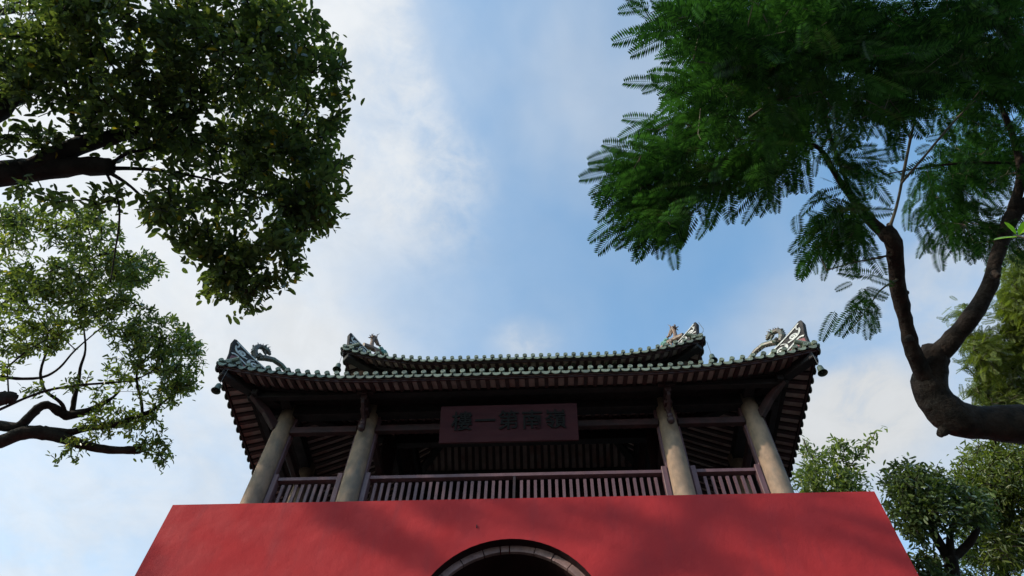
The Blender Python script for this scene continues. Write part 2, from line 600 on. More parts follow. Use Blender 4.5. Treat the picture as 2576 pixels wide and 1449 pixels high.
# ------------------------------------------------------------------ pavilion columns
CX = [-4.28, -2.91, 1.81, 3.13]
CY = [7.7, 9.05, 11.9, 13.25]
EZ = 8.245 + Z           # lower eave level
for j, y in enumerate(CY):
    for i, x in enumerate(CX):
        inner = (1 <= i <= 2) and (1 <= j <= 2)
        if not inner and j in (1, 2) and i in (1, 2):
            continue
        if (j in (0, 3)) or (i in (0, 3)):
            mb = MB()
            mb.lathe([(.17, WZ), (.17, WZ + .12), (.152, WZ + .16), (.151, WZ + .9), (.140, WZ + 1.9), (.128, EZ + .22)], 28,
                     Matrix.Translation((x, y, 0)), cap=True)
            mb.build('column', M_stone_col, tower, smooth=True)
        else:
            mb = MB()
            mb.lathe([(.15, WZ), (.15, WZ + 2), (.13, 10.5 + Z)], 20, Matrix.Translation((x, y, 0)), cap=True)
            mb.build('column', M_wood, tower, smooth=True)

# tall thin boards behind the front columns and the side columns, with stouter rail posts
RZ = WZ + 1.12
for j, y in ((0, CY[0]), (3, CY[3])):
    sy = 1 if j == 0 else -1
    for i, x in enumerate(CX):
        mb = MB()
        mb.box((x, y + .06 * sy, (WZ + EZ) / 2 + .05), (.345, .10, EZ - WZ + .1))
        mb.build('wall_post', M_lacq, tower, bevel=.006)
        for s in (-1, 1):
            if (i == 0 and s < 0) or (i == 3 and s > 0):
                continue
            mb = MB()
            mb.box((x + s * .205, y + .05 * sy, WZ + .60), (.075, .13, 1.2))
            mb.build('rail_post', M_lacq, tower, bevel=.006)
for i, x in ((0, CX[0]), (3, CX[3])):
    sx = 1 if i == 0 else -1
    for j in (1, 2):
        for s in (-1, 1):
            MB().box((x + .05 * sx, CY[j] + s * .2, WZ + .60), (.13, .075, 1.2)).build('rail_post', M_lacq, tower, bevel=.006)
    for j in (0, 3):
        s = 1 if j == 0 else -1
        MB().box((x + .05 * sx, CY[j] + s * .205, WZ + .60), (.13, .075, 1.2)).build('rail_post', M_lacq, tower, bevel=.006)


def railing(p0, p1, mid=False):
    p0 = Vector(p0); p1 = Vector(p1)
    d = p1 - p0; L = d.length; t = d / L
    ang = math.atan2(t.y, t.x)
    rt = Matrix.Rotation(ang, 3, 'Z')
    rl = thing_part('railing', M_lacq, lambda mb: mb.box((p0 + p1) / 2 + Vector((0, 0, 1.12)), (L, .085, .055), rt), tower)
    MB().box((p0 + p1) / 2 + Vector((0, 0, .14)), (L, .06, .06), rt).build('bottom_rail', M_lacq, rl)
    n = max(2, round(L / .1015))
    me = MB().box((0, 0, .60), (.042, .034, .86), rt).mesh('baluster', M_lacq)
    for k_ in range(1, n):
        p = p0 + t * L * k_ / n
        if mid and k_ == n // 2:
            MB().box(p + Vector((0, -.012, .60)), (.036, .05, .985), rt).build('mid_post', M_wood, rl)
            continue
        link('baluster', me, rl, Matrix.Translation(p + Vector((rr_.uniform(-.003, .003), rr_.uniform(-.002, .002), 0))))
    return rl


def thing_part(name, m, fn, parent, **kw):
    mb = MB(); fn(mb)
    return mb.build(name, m, parent, **kw)


for j in (0, 3):
    y = CY[j] + (.05 if j == 0 else -.05)
    railing((CX[0] + .243, y, WZ), (CX[1] - .243, y, WZ))
    railing((CX[1] + .243, y, WZ), (CX[2] - .243, y, WZ), mid=True)
    railing((CX[2] + .243, y, WZ), (CX[3] - .243, y, WZ))
for i in (0, 3):
    x = CX[i] + (.05 if i == 0 else -.05)
    for j in range(3):
        a = CY[j] + .243; b = CY[j + 1] - .243
        railing((x, a, WZ), (x, b, WZ))

# ------------------------------------------------------------------ beams
def beam(name, a, b, wd, h, m=M_wood, parent=tower, bevel=.006):
    return MB().beam([a, b], wd, h).build(name, m, parent, bevel=bevel)


bz = 7.93 + Z
for y in (CY[0], CY[3]):
    for i in range(3):
        beam('tie_beam', (CX[i] + .15, y, bz), (CX[i + 1] - .15, y, bz), .09, .13, M_wood)
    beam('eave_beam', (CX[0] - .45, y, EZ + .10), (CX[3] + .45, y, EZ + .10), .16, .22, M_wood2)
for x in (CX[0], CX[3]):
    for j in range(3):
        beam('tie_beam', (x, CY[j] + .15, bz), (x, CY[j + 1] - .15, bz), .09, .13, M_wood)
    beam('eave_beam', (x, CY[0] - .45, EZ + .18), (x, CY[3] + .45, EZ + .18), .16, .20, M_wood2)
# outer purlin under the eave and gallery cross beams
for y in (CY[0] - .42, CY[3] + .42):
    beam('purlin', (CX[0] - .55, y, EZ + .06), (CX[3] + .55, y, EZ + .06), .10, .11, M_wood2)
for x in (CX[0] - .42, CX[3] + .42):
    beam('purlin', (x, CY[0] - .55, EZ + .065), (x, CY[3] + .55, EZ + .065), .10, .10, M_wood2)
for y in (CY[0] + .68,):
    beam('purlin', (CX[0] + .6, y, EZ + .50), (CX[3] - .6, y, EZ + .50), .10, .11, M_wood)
for i in (1, 2):
    for (ya, yb) in ((CY[0], CY[1]), (CY[2], CY[3])):
        beam('gallery_beam', (CX[i], ya + .1, EZ - .12), (CX[i], yb - .1, EZ - .12), .10, .16, M_wood)
for j in (1, 2):
    for (xa, xb) in ((CX[0], CX[1]), (CX[2], CX[3])):
        beam('gallery_beam', (xa + .1, CY[j], EZ - .12), (xb - .1, CY[j], EZ - .12), .10, .16, M_wood)
# inner frame
IZ = 9.15 + Z
for y in (CY[1], CY[2]):
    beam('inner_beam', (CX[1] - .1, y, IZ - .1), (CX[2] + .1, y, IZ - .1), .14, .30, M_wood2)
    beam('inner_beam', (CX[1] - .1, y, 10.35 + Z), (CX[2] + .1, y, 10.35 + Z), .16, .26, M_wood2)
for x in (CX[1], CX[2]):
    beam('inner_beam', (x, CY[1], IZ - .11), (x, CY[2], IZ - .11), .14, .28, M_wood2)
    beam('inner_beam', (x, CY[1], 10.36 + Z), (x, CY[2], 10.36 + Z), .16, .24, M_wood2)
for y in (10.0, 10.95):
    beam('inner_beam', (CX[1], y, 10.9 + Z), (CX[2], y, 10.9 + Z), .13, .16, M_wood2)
# clerestory boards between the two roofs
for y in (CY[1], CY[2]):
    n = 16
    for k_ in range(n):
        xa = CX[1] + (CX[2] - CX[1]) * k_ / n; xb = CX[1] + (CX[2] - CX[1]) * (k_ + 1) / n
        MB().box(((xa + xb) / 2, y, 9.73 + Z), (xb - xa - .012, .035, .96)).build('wall_board', M_wood, tower)
for x in (CX[1], CX[2]):
    n = 10
    for k_ in range(n):
        ya = CY[1] + (CY[2] - CY[1]) * k_ / n; yb = CY[1] + (CY[2] - CY[1]) * (k_ + 1) / n
        MB().box((x, (ya + yb) / 2, 9.73 + Z), (.035, yb - ya - .012, .96)).build('wall_board', M_wood, tower)

# carved brackets in front of the middle columns
for x in CX[1:3]:
    mb = MB()
    y0 = CY[0] - .145
    mb.box((x, y0 - .17, EZ - .02), (.07, .46, .09))
    mb.box((x, y0 - .32, EZ - .10), (.10, .10, .10))
    mb.box((x, y0 - .10, EZ - .13), (.065, .30, .10))
    mb.box((x, y0 - .16, EZ - .21), (.12, .11, .07))
    mb.lathe([(.012, -.42), (.05, -.39), (.06, -.34), (.04, -.29), (.05, -.25), (.035, -.20), (.045, -.12), (.04, 0)], 12,
             Matrix.Translation((x, y0 - .10, EZ - .16)), cap=True)
    mb.box((x, y0 - .34, EZ + .02), (.26, .06, .05))
    mb.prism([(0, 0), (.34, .20), (.34, .30), (.2, .26), (.0, .12)], (x, y0 - .02, EZ - .42), (0, -1, 0), (0, 0, 1), (.05, 0, 0))
    mb.build('carved_bracket', M_wood, tower, bevel=.006)


# ------------------------------------------------------------------ roofs
class Roof:
    def __init__(s, rect, m, ze, rise, F, push, flen):
        s.x0, s.y0, s.x1, s.y1 = rect
        s.m, s.ze, s.rise, s.F, s.push, s.flen = m, ze, rise, F, push, flen
        x0, y0, x1, y1 = rect
        s.fr = [((x0, y0), (1, 0), (0, 1), x1 - x0), ((x1, y0), (0, 1), (-1, 0), y1 - y0),
                ((x1, y1), (-1, 0), (0, -1), x1 - x0), ((x0, y1), (0, -1), (1, 0), y1 - y0)]

    def fl(s, d):
        q = max(0.0, 1 - max(d, 0) / s.flen)
        return q ** 2.1

    def P(s, side, u, t, dz=0.0):
        (ax, ay), (dx_, dy_), (nx, ny), L = s.fr[side]
        d = min(u, L - u)
        f = s.fl(d)
        sg = -1 if u < L / 2 else 1
        along = u + sg * s.push * f * (1 - t)
        inn = t * s.m - s.push * f * (1 - t)
        z = s.ze + s.rise * (.68 * t + .32 * t * t) + s.F * f * (1 - t) ** 1.4
        return Vector((ax + dx_ * along + nx * inn, ay + dy_ * along + ny * inn, z + dz))

    def tmax(s, side, u):
        L = s.fr[side][3]
        return min(1.0, min(u, L - u) / s.m)


def build_roof(name, rf, pitch, sides, label=None, rise_tile=.062, raf=True, solid_sides=(0, 1, 2, 3), bstrip=(.15, .375)):
    # tile bed (upper skin) is the part's own mesh, the boards below are a sub-part
    def skin(dz, flip):
        mb = MB()
        for sd_ in solid_sides:
            L = rf.fr[sd_][3]
            nu, nt_ = 48, 8
            vs = []; fs = []
            for j in range(nt_ + 1):
                t = j / nt_
                ua, ub = t * rf.m, L - t * rf.m
                for i in range(nu + 1):
                    # denser near the corners
                    q = .5 - .5 * math.cos(math.pi * i / nu)
                    u = ua + (ub - ua) * q
                    vs.append(rf.P(sd_, u, t, dz))
            for j in range(nt_):
                for i in range(nu):
                    a = j * (nu + 1) + i
                    fs.append((a, a + 1, a + nu + 2, a + nu + 1))
            mb.add(vs, fs)
        return mb
    root = skin(0.0, False).build(name, M_pan, tower, smooth=True)
    if label: root['label'] = label
    skin(-.035, True).build('soffit_board', M_soffit, root, smooth=True)
    # fascia: a thin curved board under the tile ends
    for sd_ in solid_sides:
        L = rf.fr[sd_][3]
        n = 50
        pts = []
        for i in range(n + 1):
            q = .5 - .5 * math.cos(math.pi * i / n)
            pts.append(rf.P(sd_, L * q, .012, -.052))
        MB().beam(pts, .022, .062).build('eave_board', M_wood, root)
        pts = [rf.P(sd_, L * (.5 - .5 * math.cos(math.pi * i / n)), 0.0, -.012) for i in range(n + 1)]
        MB().beam(pts, .05, .03).build('tile_batten', M_wood2, root)
    # templates
    disc = MB()
    n = 14
    prof = [(.0, -.050), (.026, -.049), (.030, -.053), (.041, -.050), (.042, -.036), (.038, -.030)]
    vs = []; fs = []
    # disc lathe about the Y axis
    for r, y in prof:
        for k_ in range(n):
            a = 2 * math.pi * k_ / n
            vs.append((r * math.cos(a), y, r * math.sin(a)))
    for i in range(len(prof) - 1):
        for k_ in range(n):
            fs.append((i * n + k_, (i * n + (k_ + 1) % n), (i + 1) * n + (k_ + 1) % n, (i + 1) * n + k_))
    disc.add(vs, fs)
    disc.tube([(0, -.03, 0), (0, .16, .05), (0, .30, .095)], [.039, .040, .040], 10)
    disc_me = disc.mesh('round_tile', M_tile, smooth=False)
    drip = MB()
    hw = pitch * .455
    top = [(hw * math.cos(math.pi * i / 8) * 1.0, .018 - .030 * math.sin(math.pi * i / 8)) for i in range(9)]
    bot = [(-hw * math.cos(math.pi * i / 10), .018 - .098 * math.sin(math.pi * i / 10) ** .8) for i in range(1, 10)]
    poly = [(a, b) for a, b in top] + bot
    drip.prism(poly, (0, -.030, 0), (1, 0, 0), (0, .12, 1), (0, .014, 0))
    m_ = len(top)
    vs = [(a, -.03, b) for a, b in top] + [(a, .22, b + .075) for a, b in top]
    drip.add(vs, [(i, i + 1, m_ + i + 1, m_ + i) for i in range(m_ - 1)])
    drip_me = drip.mesh('drip_tile', M_tile)
    rest = MB()
    for sd_ in tuple(sides) + (2,):
        L = rf.fr[sd_][3]
        cnt = round(L / pitch)
        p_ = L / cnt
        zr = Matrix.Rotation(sd_ * math.pi / 2, 4, 'Z')
        for i in range(cnt + 1):
            for kind in ((0, 1) if sd_ != 2 else ()):
                u = i * p_ + (p_ / 2 if kind else 0)
                if u > L - .02 and kind == 1: continue
                u = min(max(u, .03), L - .03)
                a = rf.P(sd_, max(u - .05, 0.001), 0); b = rf.P(sd_, min(u + .05, L - .001), 0)
                dv = (b - a)
                hx = math.hypot(dv.x, dv.y)
                tilt = math.atan2(dv.z, hx)
                yaw = math.atan2(dv.y, dv.x)
                o_ = rf.P(sd_, u, 0)
                if kind == 0:
                    Mx = Matrix.Translation(o_ + Vector((0, 0, rise_tile))) @ Matrix.Rotation(yaw, 4, 'Z') @ Matrix.Rotation(-tilt * .8, 4, 'Y') @ Matrix.Rotation(R(rr_.uniform(-3, 3)), 4, 'X') @ Matrix.Scale(rr_.uniform(.93, 1.05), 4)
                    link('round_tile', disc_me, root, Mx)
                else:
                    Mx = Matrix.Translation(o_ + Vector((0, 0, .018))) @ Matrix.Rotation(yaw, 4, 'Z') @ Matrix.Rotation(-tilt, 4, 'Y') @ Matrix.Rotation(R(rr_.uniform(-4, 4)), 4, 'X') @ Matrix.Scale(rr_.uniform(.95, 1.04), 4)
                    link('drip_tile', drip_me, root, Mx)
            u = min(max(i * p_, .05), L - .05)
            tm = rf.tmax(sd_, u)
            if tm > .12:
                rest.tube([rf.P(sd_, u, t, rise_tile) for t in np.linspace(.10, tm, 5)], .042, 6, cap=False)
            # rafters: between the tile rows, hanging below the boards
            if raf:
                u2 = min(max((i + .5) * p_, .05), L - .05)
                if i < cnt:
                    tm = rf.tmax(sd_, u2)
                    if tm > .05:
                        pts = [rf.P(sd_, u2, t, -.060) for t in np.linspace(.022, max(tm - .01, .03), 5)]
                        MB().beam(pts, .060, .042).build('rafter', M_wood, root)
    rest.build('tile_rows', M_tile, root, kind='stuff')
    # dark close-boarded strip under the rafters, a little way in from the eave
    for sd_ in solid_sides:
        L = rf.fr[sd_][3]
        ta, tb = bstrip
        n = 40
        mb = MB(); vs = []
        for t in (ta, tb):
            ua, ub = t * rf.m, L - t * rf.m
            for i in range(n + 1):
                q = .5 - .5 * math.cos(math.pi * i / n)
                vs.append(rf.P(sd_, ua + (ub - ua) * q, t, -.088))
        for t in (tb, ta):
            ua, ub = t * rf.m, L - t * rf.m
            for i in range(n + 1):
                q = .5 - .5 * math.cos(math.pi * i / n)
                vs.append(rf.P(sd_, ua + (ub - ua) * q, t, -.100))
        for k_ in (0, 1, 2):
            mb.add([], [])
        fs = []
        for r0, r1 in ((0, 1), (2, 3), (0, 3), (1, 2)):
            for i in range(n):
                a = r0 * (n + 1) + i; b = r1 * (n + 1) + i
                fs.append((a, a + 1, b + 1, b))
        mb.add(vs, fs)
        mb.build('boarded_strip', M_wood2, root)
    # hip ridges and hip rafters
    for sd_ in range(4):
        pts = [rf.P(sd_, max(t * rf.m, .001), t, .10) for t in np.linspace(0.02, 1, 10)]
        MB().beam(pts, .13, .17).build('hip_ridge', M_ridge, root, bevel=.01)
        pts = [rf.P(sd_, max(t * rf.m, .001), t, -.12) for t in np.linspace(.03, 1, 8)]
        MB().beam(pts, .15, .17).build('hip_rafter', M_wood2, root, bevel=.01)
    return root


lower = Roof((-5.13, 6.90, 3.98, 14.05), 2.16, EZ, .98, .29, .14, 2.6)
roof1 = build_roof('lower_roof', lower, .153, (0, 1, 3))
upper = Roof((-3.85, 8.28, 2.80, 12.68), 2.2, 10.33 + Z, 1.75, .29, .15, 1.9)
roof2 = build_roof('upper_roof', upper, .155, (0, 1, 3), bstrip=(.14, .40))
pk = [upper.P(0, 2.2, 1.0), upper.P(0, 6.65 - 2.2, 1.0)]
MB().beam([pk[0] + Vector((-.1, 0, .15)), pk[1] + Vector((.1, 0, .15))], .22, .42).build('main_ridge', M_ridge, roof2, bevel=.02)

# diagonal corner braces under the lower roof
for (x, y, sx, sy) in ((CX[0], CY[0], -1, -1), (CX[3], CY[0], 1, -1), (CX[0], CY[3], -1, 1), (CX[3], CY[3], 1, 1)):
    MB().beam([(x + sx * .08, y + sy * .08, EZ - .30), (x + sx * .26, y + sy * .26, EZ - .10), (x + sx * .48, y + sy * .48, EZ + .04)], [.08, .09, .07], [.15, .13, .08]).build('corner_brace', M_wood, tower, bevel=.008)


# ------------------------------------------------------------------ ridge horns with white scrolls
def ribbon(mb, pts, O, A, B, n_, off, wd, taper=True):
    """raised flat band along 2-D points, standing off the board by off"""
    P3 = []
    k_ = len(pts)
    L_, R_ = [], []
    for i in range(k_):
        a = pts[max(i - 1, 0)]; b = pts[min(i + 1, k_ - 1)]
        tx, ty = b[0] - a[0], b[1] - a[1]
        l = math.hypot(tx, ty) or 1
        nx, ny = -ty / l, tx / l
        w_ = wd * (1 if not taper else (.35 + .65 * math.sin(math.pi * min(1, .12 + .88 * (1 - i / (k_ - 1))))))
        L_.append((pts[i][0] + nx * w_ / 2, pts[i][1] + ny * w_ / 2)); R_.append((pts[i][0] - nx * w_ / 2, pts[i][1] - ny * w_ / 2))
    vs = []
    for q in (L_, R_):
        for (a, b) in q:
            vs.append(O + A * a + B * b + n_ * off)
    for q in (L_, R_):
        for (a, b) in q:
            vs.append(O + A * a + B * b + n_ * (off - .012 * (1 if off > 0 else -1)))
    fs = []
    for i in range(k_ - 1):
        fs.append((i, i + 1, k_ + i + 1, k_ + i))
        fs.append((i, i + 1, 2 * k_ + i + 1, 2 * k_ + i))
        fs.append((k_ + i, k_ + i + 1, 3 * k_ + i + 1, 3 * k_ + i))
    mb.add(vs, fs)


def spiral(cx, cy, r0, r1, a0, a1, n=22):
    return [(cx + (r0 + (r1 - r0) * i / n) * math.cos(a0 + (a1 - a0) * i / n), cy + (r0 + (r1 - r0) * i / n) * math.sin(a0 + (a1 - a0) * i / n)) for i in range(n + 1)]


def bez(p0, p1, p2, p3, n=12):
    return [tuple((1 - t) ** 3 * p0[k] + 3 * (1 - t) ** 2 * t * p1[k] + 3 * (1 - t) * t * t * p2[k] + t ** 3 * p3[k] for k in (0, 1)) for t in [i / n for i in range(n + 1)]]


def horn(rf, side, sx, scale, parent, along=1.3, lift=.10):
    """upturned ridge end: a tapering board along the hip; sx=+1 for the left corner (inward is +x)"""
    C = rf.P(0, 0.001, 0) if sx > 0 else rf.P(0, rf.fr[0][3] - .001, 0)
    A = Vector((sx * .7071, .7071, 0)); B = Vector((0, 0, 1)); n_ = A.cross(B).normalized()
    if n_.y > 0: n_ = -n_            # towards the viewer's side
    O = C + B * lift + A * .06
    A0 = A; A = A * along
    S = scale
    outline = [(0.02, -.10), (.0, .18), (-.04, .40), (-.035, .46), (-.005, .475), (.04, .45), (.22, .355), (.45, .255), (.72, .185), (.92, .165), (.95, .05), (.6, -.02), (.3, -.09)]
    outline = [(a * S, b * S) for a, b in outline]
    h = MB().prism(outline, O, A, B, n_ * .09).build('ridge_horn', M_ridge, parent, bevel=.006)
    mb = MB()
    for off in (.058, -.058):
        nn = n_
        f = lambda pts, w_=.020, tp=False: ribbon(mb, [(a * S, b * S) for a, b in pts], O, A, B, nn, off, w_ * S, tp)
        f(bez((.01, .42), (.12, .36), (.45, .20), (.82, .135), 16), .024)
        f(bez((.02, .12), (.10, .22), (.16, .02), (.46, .035), 14), .026)
        f(spiral(.135, .24, .052, .008, R(200), R(200 - 520)), .024)
        f(bez((.03, .33), (.03, .20), (.12, .18), (.22, .19), 12), .026)
        f(spiral(.33, .145, .078, .010, R(150), R(150 + 600)), .027)
        f(spiral(.33, .145, .098, .085, R(100), R(280), 14), .013)
        f(bez((.42, .18), (.50, .10), (.55, .18), (.50, .20), 10), .025)
        f(bez((.50, .06), (.58, .10), (.60, .02), (.74, .085), 10), .025)
        f(bez((.60, .15), (.68, .08), (.72, .15), (.66, .165), 8), .014)
        f(bez((.04, .40), (.08, .34), (.05, .30), (.03, .31), 8), .014)
    mb.build('scroll_relief', M_scroll, h)
    mb = MB().prism([(a * S, b * S) for a, b in ((.03, -.06), (.03, .08), (.10, .13), (.16, .05), (.4, -.01), (.42, -.07), (.3, -.085))], O, A, B, n_ * .105)
    mb.build('horn_base', M_pink, h)
    return O, A0, B, n_, C


# ------------------------------------------------------------------ dragons
def spikes(mb, rnd, c, r, n, ln, dirs=None):
    for _ in range(n):
        d = Vector((rnd.gauss(0, 1), rnd.gauss(0, 1), rnd.gauss(0, 1))).normalized()
        if dirs is not None and d.dot(dirs) < -.1: d = -d
        p = Vector(c) + d * r * .7
        mb.tube([p, p + d * ln * .5, p + d * ln], [ln * .26, ln * .2, .002], 6)


def dragon(O, A, B, n_, label, S=1.0, seed=0):
    rnd = random.Random(seed)
    t = thing('ridge_dragon', tuple(O + A * .75 * S + B * .16), label, 'dragon', 'ceramic dragons on the roof ridges')
    W = lambda a, b, c=0.0: O + A * (a * S) + B * (b * S) + n_ * (c * S)
    # arching body
    path = [(.40, .27, 0), (.50, .34, .01), (.64, .40, .02), (.80, .40, .01), (.95, .35, -.01), (1.06, .25, -.02), (1.11, .12, 0), (1.11, .02, 0)]
    rad = [.050, .052, .046, .043, .042, .044, .040, .034]
    mb = MB(); mb.tube([W(*p) for p in path], [r * S for r in rad], 10)
    for i in range(22):                     # dorsal and belly scales
        q = i / 21 * (len(path) - 1.001); k_ = int(q); fr = q - k_
        p = Vector([path[k_][j] * (1 - fr) + path[k_ + 1][j] * fr for j in range(3)])
        dirv = Vector((path[k_ + 1][0] - path[k_][0], path[k_ + 1][1] - path[k_][1])).normalized()
        nv = Vector((-dirv.y, dirv.x))
        for sg, ln in ((1, .018), (-1, .022)):
            a = p.x + nv.x * sg * .040; b = p.y + nv.y * sg * .040
            mb.tube([W(a, b, p.z), W(a + nv.x * sg * ln, b + nv.y * sg * ln, p.z)], [.016 * S, .003], 5)
    mb.build('body', M_dragon, t, smooth=False)
    # neck rising and curling forward over the head
    mb = MB()
    neck = [(.36, .25, 0), (.30, .33, .01), (.285, .42, .01), (.32, .50, .01), (.39, .53, .01), (.44, .52, .01)]
    mb.tube([W(*p) for p in neck], [.06 * S, .058 * S, .05 * S, .046 * S, .045 * S, .04 * S], 10)
    mb.build('neck', M_dragon, t)
    mb = MB()
    for p in neck:
        spikes(mb, rnd, W(*p), .05 * S, 8, .038 * S, -A + B * .6)
    mb.build('mane', M_dragon, t)
    mb = MB()
    head = [(.42, .53, 0), (.47, .52, .01), (.52, .49, .015), (.55, .46, .02)]
    mb.tube([W(*p) for p in head], [.05 * S, .052 * S, .036 * S, .022 * S], 10)
    mb.tube([W(.44, .47, .01), W(.48, .43, .01), (W(.49, .40, .01))], [.03 * S, .02 * S, .012 * S], 8)   # lower jaw
    for a, b, l in ((.43, .57, .07), (.48, .56, .06)):
        mb.tube([W(a, b, .02), W(a - .01, b + l * .6, .03), W(a + .02, b + l, .035)], [.014 * S, .009 * S, .002], 6)
    spikes(mb, rnd, W(.5, .51, .01), .035 * S, 12, .035 * S)
    mb.build('head', M_dragon, t)
    mb = MB()
    mb.tube([W(.38, .30, .05), W(.44, .26, .08), (W(.40, .22, .08))], [.035 * S, .028 * S, .018 * S], 8)
    spikes(mb, rnd, W(.40, .22, .08), .015 * S, 4, .04 * S)
    mb.build('leg', M_dragon, t)
    mb = MB()
    mb.tube([W(.98, .33, .0), W(1.03, .38, .0), W(1.03, .41, 0)], [.03 * S, .022 * S, .02 * S], 7)
    spikes(mb, rnd, W(1.03, .40, 0), .015 * S, 3, .035 * S)
    mb.build('tail_fin', M_dragon, t)
    mb = MB()
    mb.tube([W(1.08, .25, .0), W(1.14, .15, .0), W(1.16, .02, 0)], [.046 * S, .05 * S, .045 * S], 10)
    mb.build('blue_haunch', M_blue, t)
    return t


def deer_dragon(O, A, B, n_, label, S=1.0, seed=0, m=M_dragon2):
    rnd = random.Random(seed)
    t = thing('ridge_dragon', tuple(O + A * .7 * S + B * .16), label, 'dragon', 'ceramic dragons on the roof ridges')
    W = lambda a, b, c=0.0: O + A * (a * S) + B * (b * S) + n_ * (c * S)
    mb = MB()
    mb.tube([W(.30, .24), W(.45, .29), W(.60, .33), W(.72, .36), W(.84, .33), W(.95, .22), W(1.0, .08)],
            [.05 * S, .055 * S, .05 * S, .045 * S, .04 * S, .038 * S, .036 * S], 10)
    for i in range(10):
        q = i / 9
        mb.tube([W(.5 + .42 * q, .36 - .1 * q * q, 0), W(.5 + .42 * q, .40 - .1 * q * q, 0)], [.014 * S, .003], 5)
    mb.build('body', m, t)
    mb = MB()
    mb.tube([W(.46, .30), W(.455, .40), W(.45, .50), W(.455, .57)], [.05 * S, .040 * S, .036 * S, .042 * S], 10)
    mb.build('neck', m, t)
    mb = MB()
    mb.tube([W(.41, .60), W(.45, .61), W(.50, .585), W(.56, .53), W(.60, .495)], [.04 * S, .052 * S, .044 * S, .03 * S, .02 * S], 10)
    mb.tube([W(.60, .495), W(.63, .50), W(.635, .53)], [.02 * S, .018 * S, .01 * S], 7)
    mb.tube([W(.50, .55), W(.55, .48), W(.57, .46)], [.025 * S, .015 * S, .008 * S], 7)
    spikes(mb, rnd, W(.42, .58), .04 * S, 9, .05 * S, -A)
    mb.build('head', m, t)
    for a, c in ((.42, -.02), (.50, .02)):
        mb = MB(); mb.tube([W(a, .64, c), W(a - .01, .70, c * 1.5), W(a + .03, .77, c * 2)], [.014 * S, .009 * S, .002], 6)
        mb.build('horn', m, t)
    for a, b in ((.66, .40), (.74, .38), (.70, .34)):
        mb = MB(); mb.tube([W(a - .05, b, .02), W(a, b + .02, .02), W(a + .05, b, .02)], [.03 * S, .045 * S, .03 * S], 9)
        mb.build('cloud_curl', M_teal, t)
    for a in (.52, .80):
        mb = MB(); mb.tube([W(a, .28, .04), W(a + .05, .20, .06), W(a + .02, .13, .06)], [.028 * S, .022 * S, .014 * S], 8)
        mb.build('leg', m, t)
    mb = MB(); mb.tube([W(1.0, .08), W(1.06, .12), W(1.09, .17), W(1.13, .13), W(1.13, .08)], [.024 * S] * 5, 7)
    mb.build('tail', M_teal, t)
    return t


O, A, B, n_, C1 = horn(lower, 0, 1, .98, roof1, 1.35, .18)
dragon(O + B * .13 + A * .04, A, B, n_, 'dark glazed dragon arching over the lower roof corner on the left side', 1.02, 1)
O, A, B, n_, C2 = horn(lower, 0, -1, 1.05, roof1, 1.3, .18)
dragon(O + B * .13 + A * .04, A, B, n_, 'green and brown glazed dragon arching over the lower roof corner on the right side', 1.02, 2)
O, A, B, n_, C3 = horn(upper, 0, 1, .84, roof2, 1.2, .12)
deer_dragon(O + B * .08, A, B, n_, 'slender horned dragon figure with teal cloud curls at the left end of the upper roof', 1.08, 3)
O, A, B, n_, C4 = horn(upper, 0, -1, .84, roof2, 1.2, .12)
deer_dragon(O + B * .08, A, B, n_, 'rusty orange dragon figure at the right end of the upper roof beside a bent wire', 1.08, 4)
pw = []
for (a, b) in ((1752, 852), (1762, 841), (1769, 834), (1769, 827), (1757, 811)):
    d_ = px_dir(a, b); pw.append(d_ * (8.42 / d_[1]))
MB().tube([(p[0], p[1], p[2] + Z) for p in pw], .005, 6).build('lightning_wire', M_wire, roof2)


# ------------------------------------------------------------------ bells
def bell(top, label, S=1.0, tilt=(0, 0), drop=.16):
    x, y, z = top
    t = thing('wind_bell', (x, y, z), label, 'bell', 'bronze bells hanging from the roof corners')
    Mx = Matrix.Translation((x, y, z - drop)) @ Matrix.Rotation(tilt[0], 4, 'X') @ Matrix.Rotation(tilt[1], 4, 'Y') @ Matrix.Scale(S, 4)
    mb = MB()
    mb.lathe([(.004, 0.0), (.035, -.004), (.047, -.02), (.052, -.06), (.058, -.11), (.068, -.145), (.084, -.17), (.086, -.178), (.078, -.176),
              (.062, -.145), (.050, -.10), (.045, -.03), (.004, -.012)], 24, Mx)
    mb.build('bell_body', M_bell, t, smooth=True)
    MB().tube([Vector((x, y, z)), Mx @ Vector((0, 0, .004))], .004, 6).build('hanger', M_wire, t)
    mb = MB(); mb.lathe([(.002, -.07), (.004, -.13), (.014, -.14), (.014, -.155), (.002, -.16)], 10, Mx)
    mb.build('clapper', M_bell, t)
    return t


bell((C1.x + .20, C1.y + .02, C1.z - .10), 'small dark bell hanging from the lower roof corner above the leftmost column', .86, drop=.38)
bell((C2.x - .12, C2.y + .03, C2.z - .10), 'small greenish bell hanging from the lower roof corner above the rightmost column', .86, drop=.34)
bell((C3.x + .03, C3.y + .02, C3.z - .08), 'small dark bell hanging from the left corner of the upper roof', .95, drop=.36)
bell((C4.x + .05, C4.y + .03, C4.z - .08), 'small bell at the right corner of the upper roof, half hidden behind the lower tiles', .95, drop=.40)

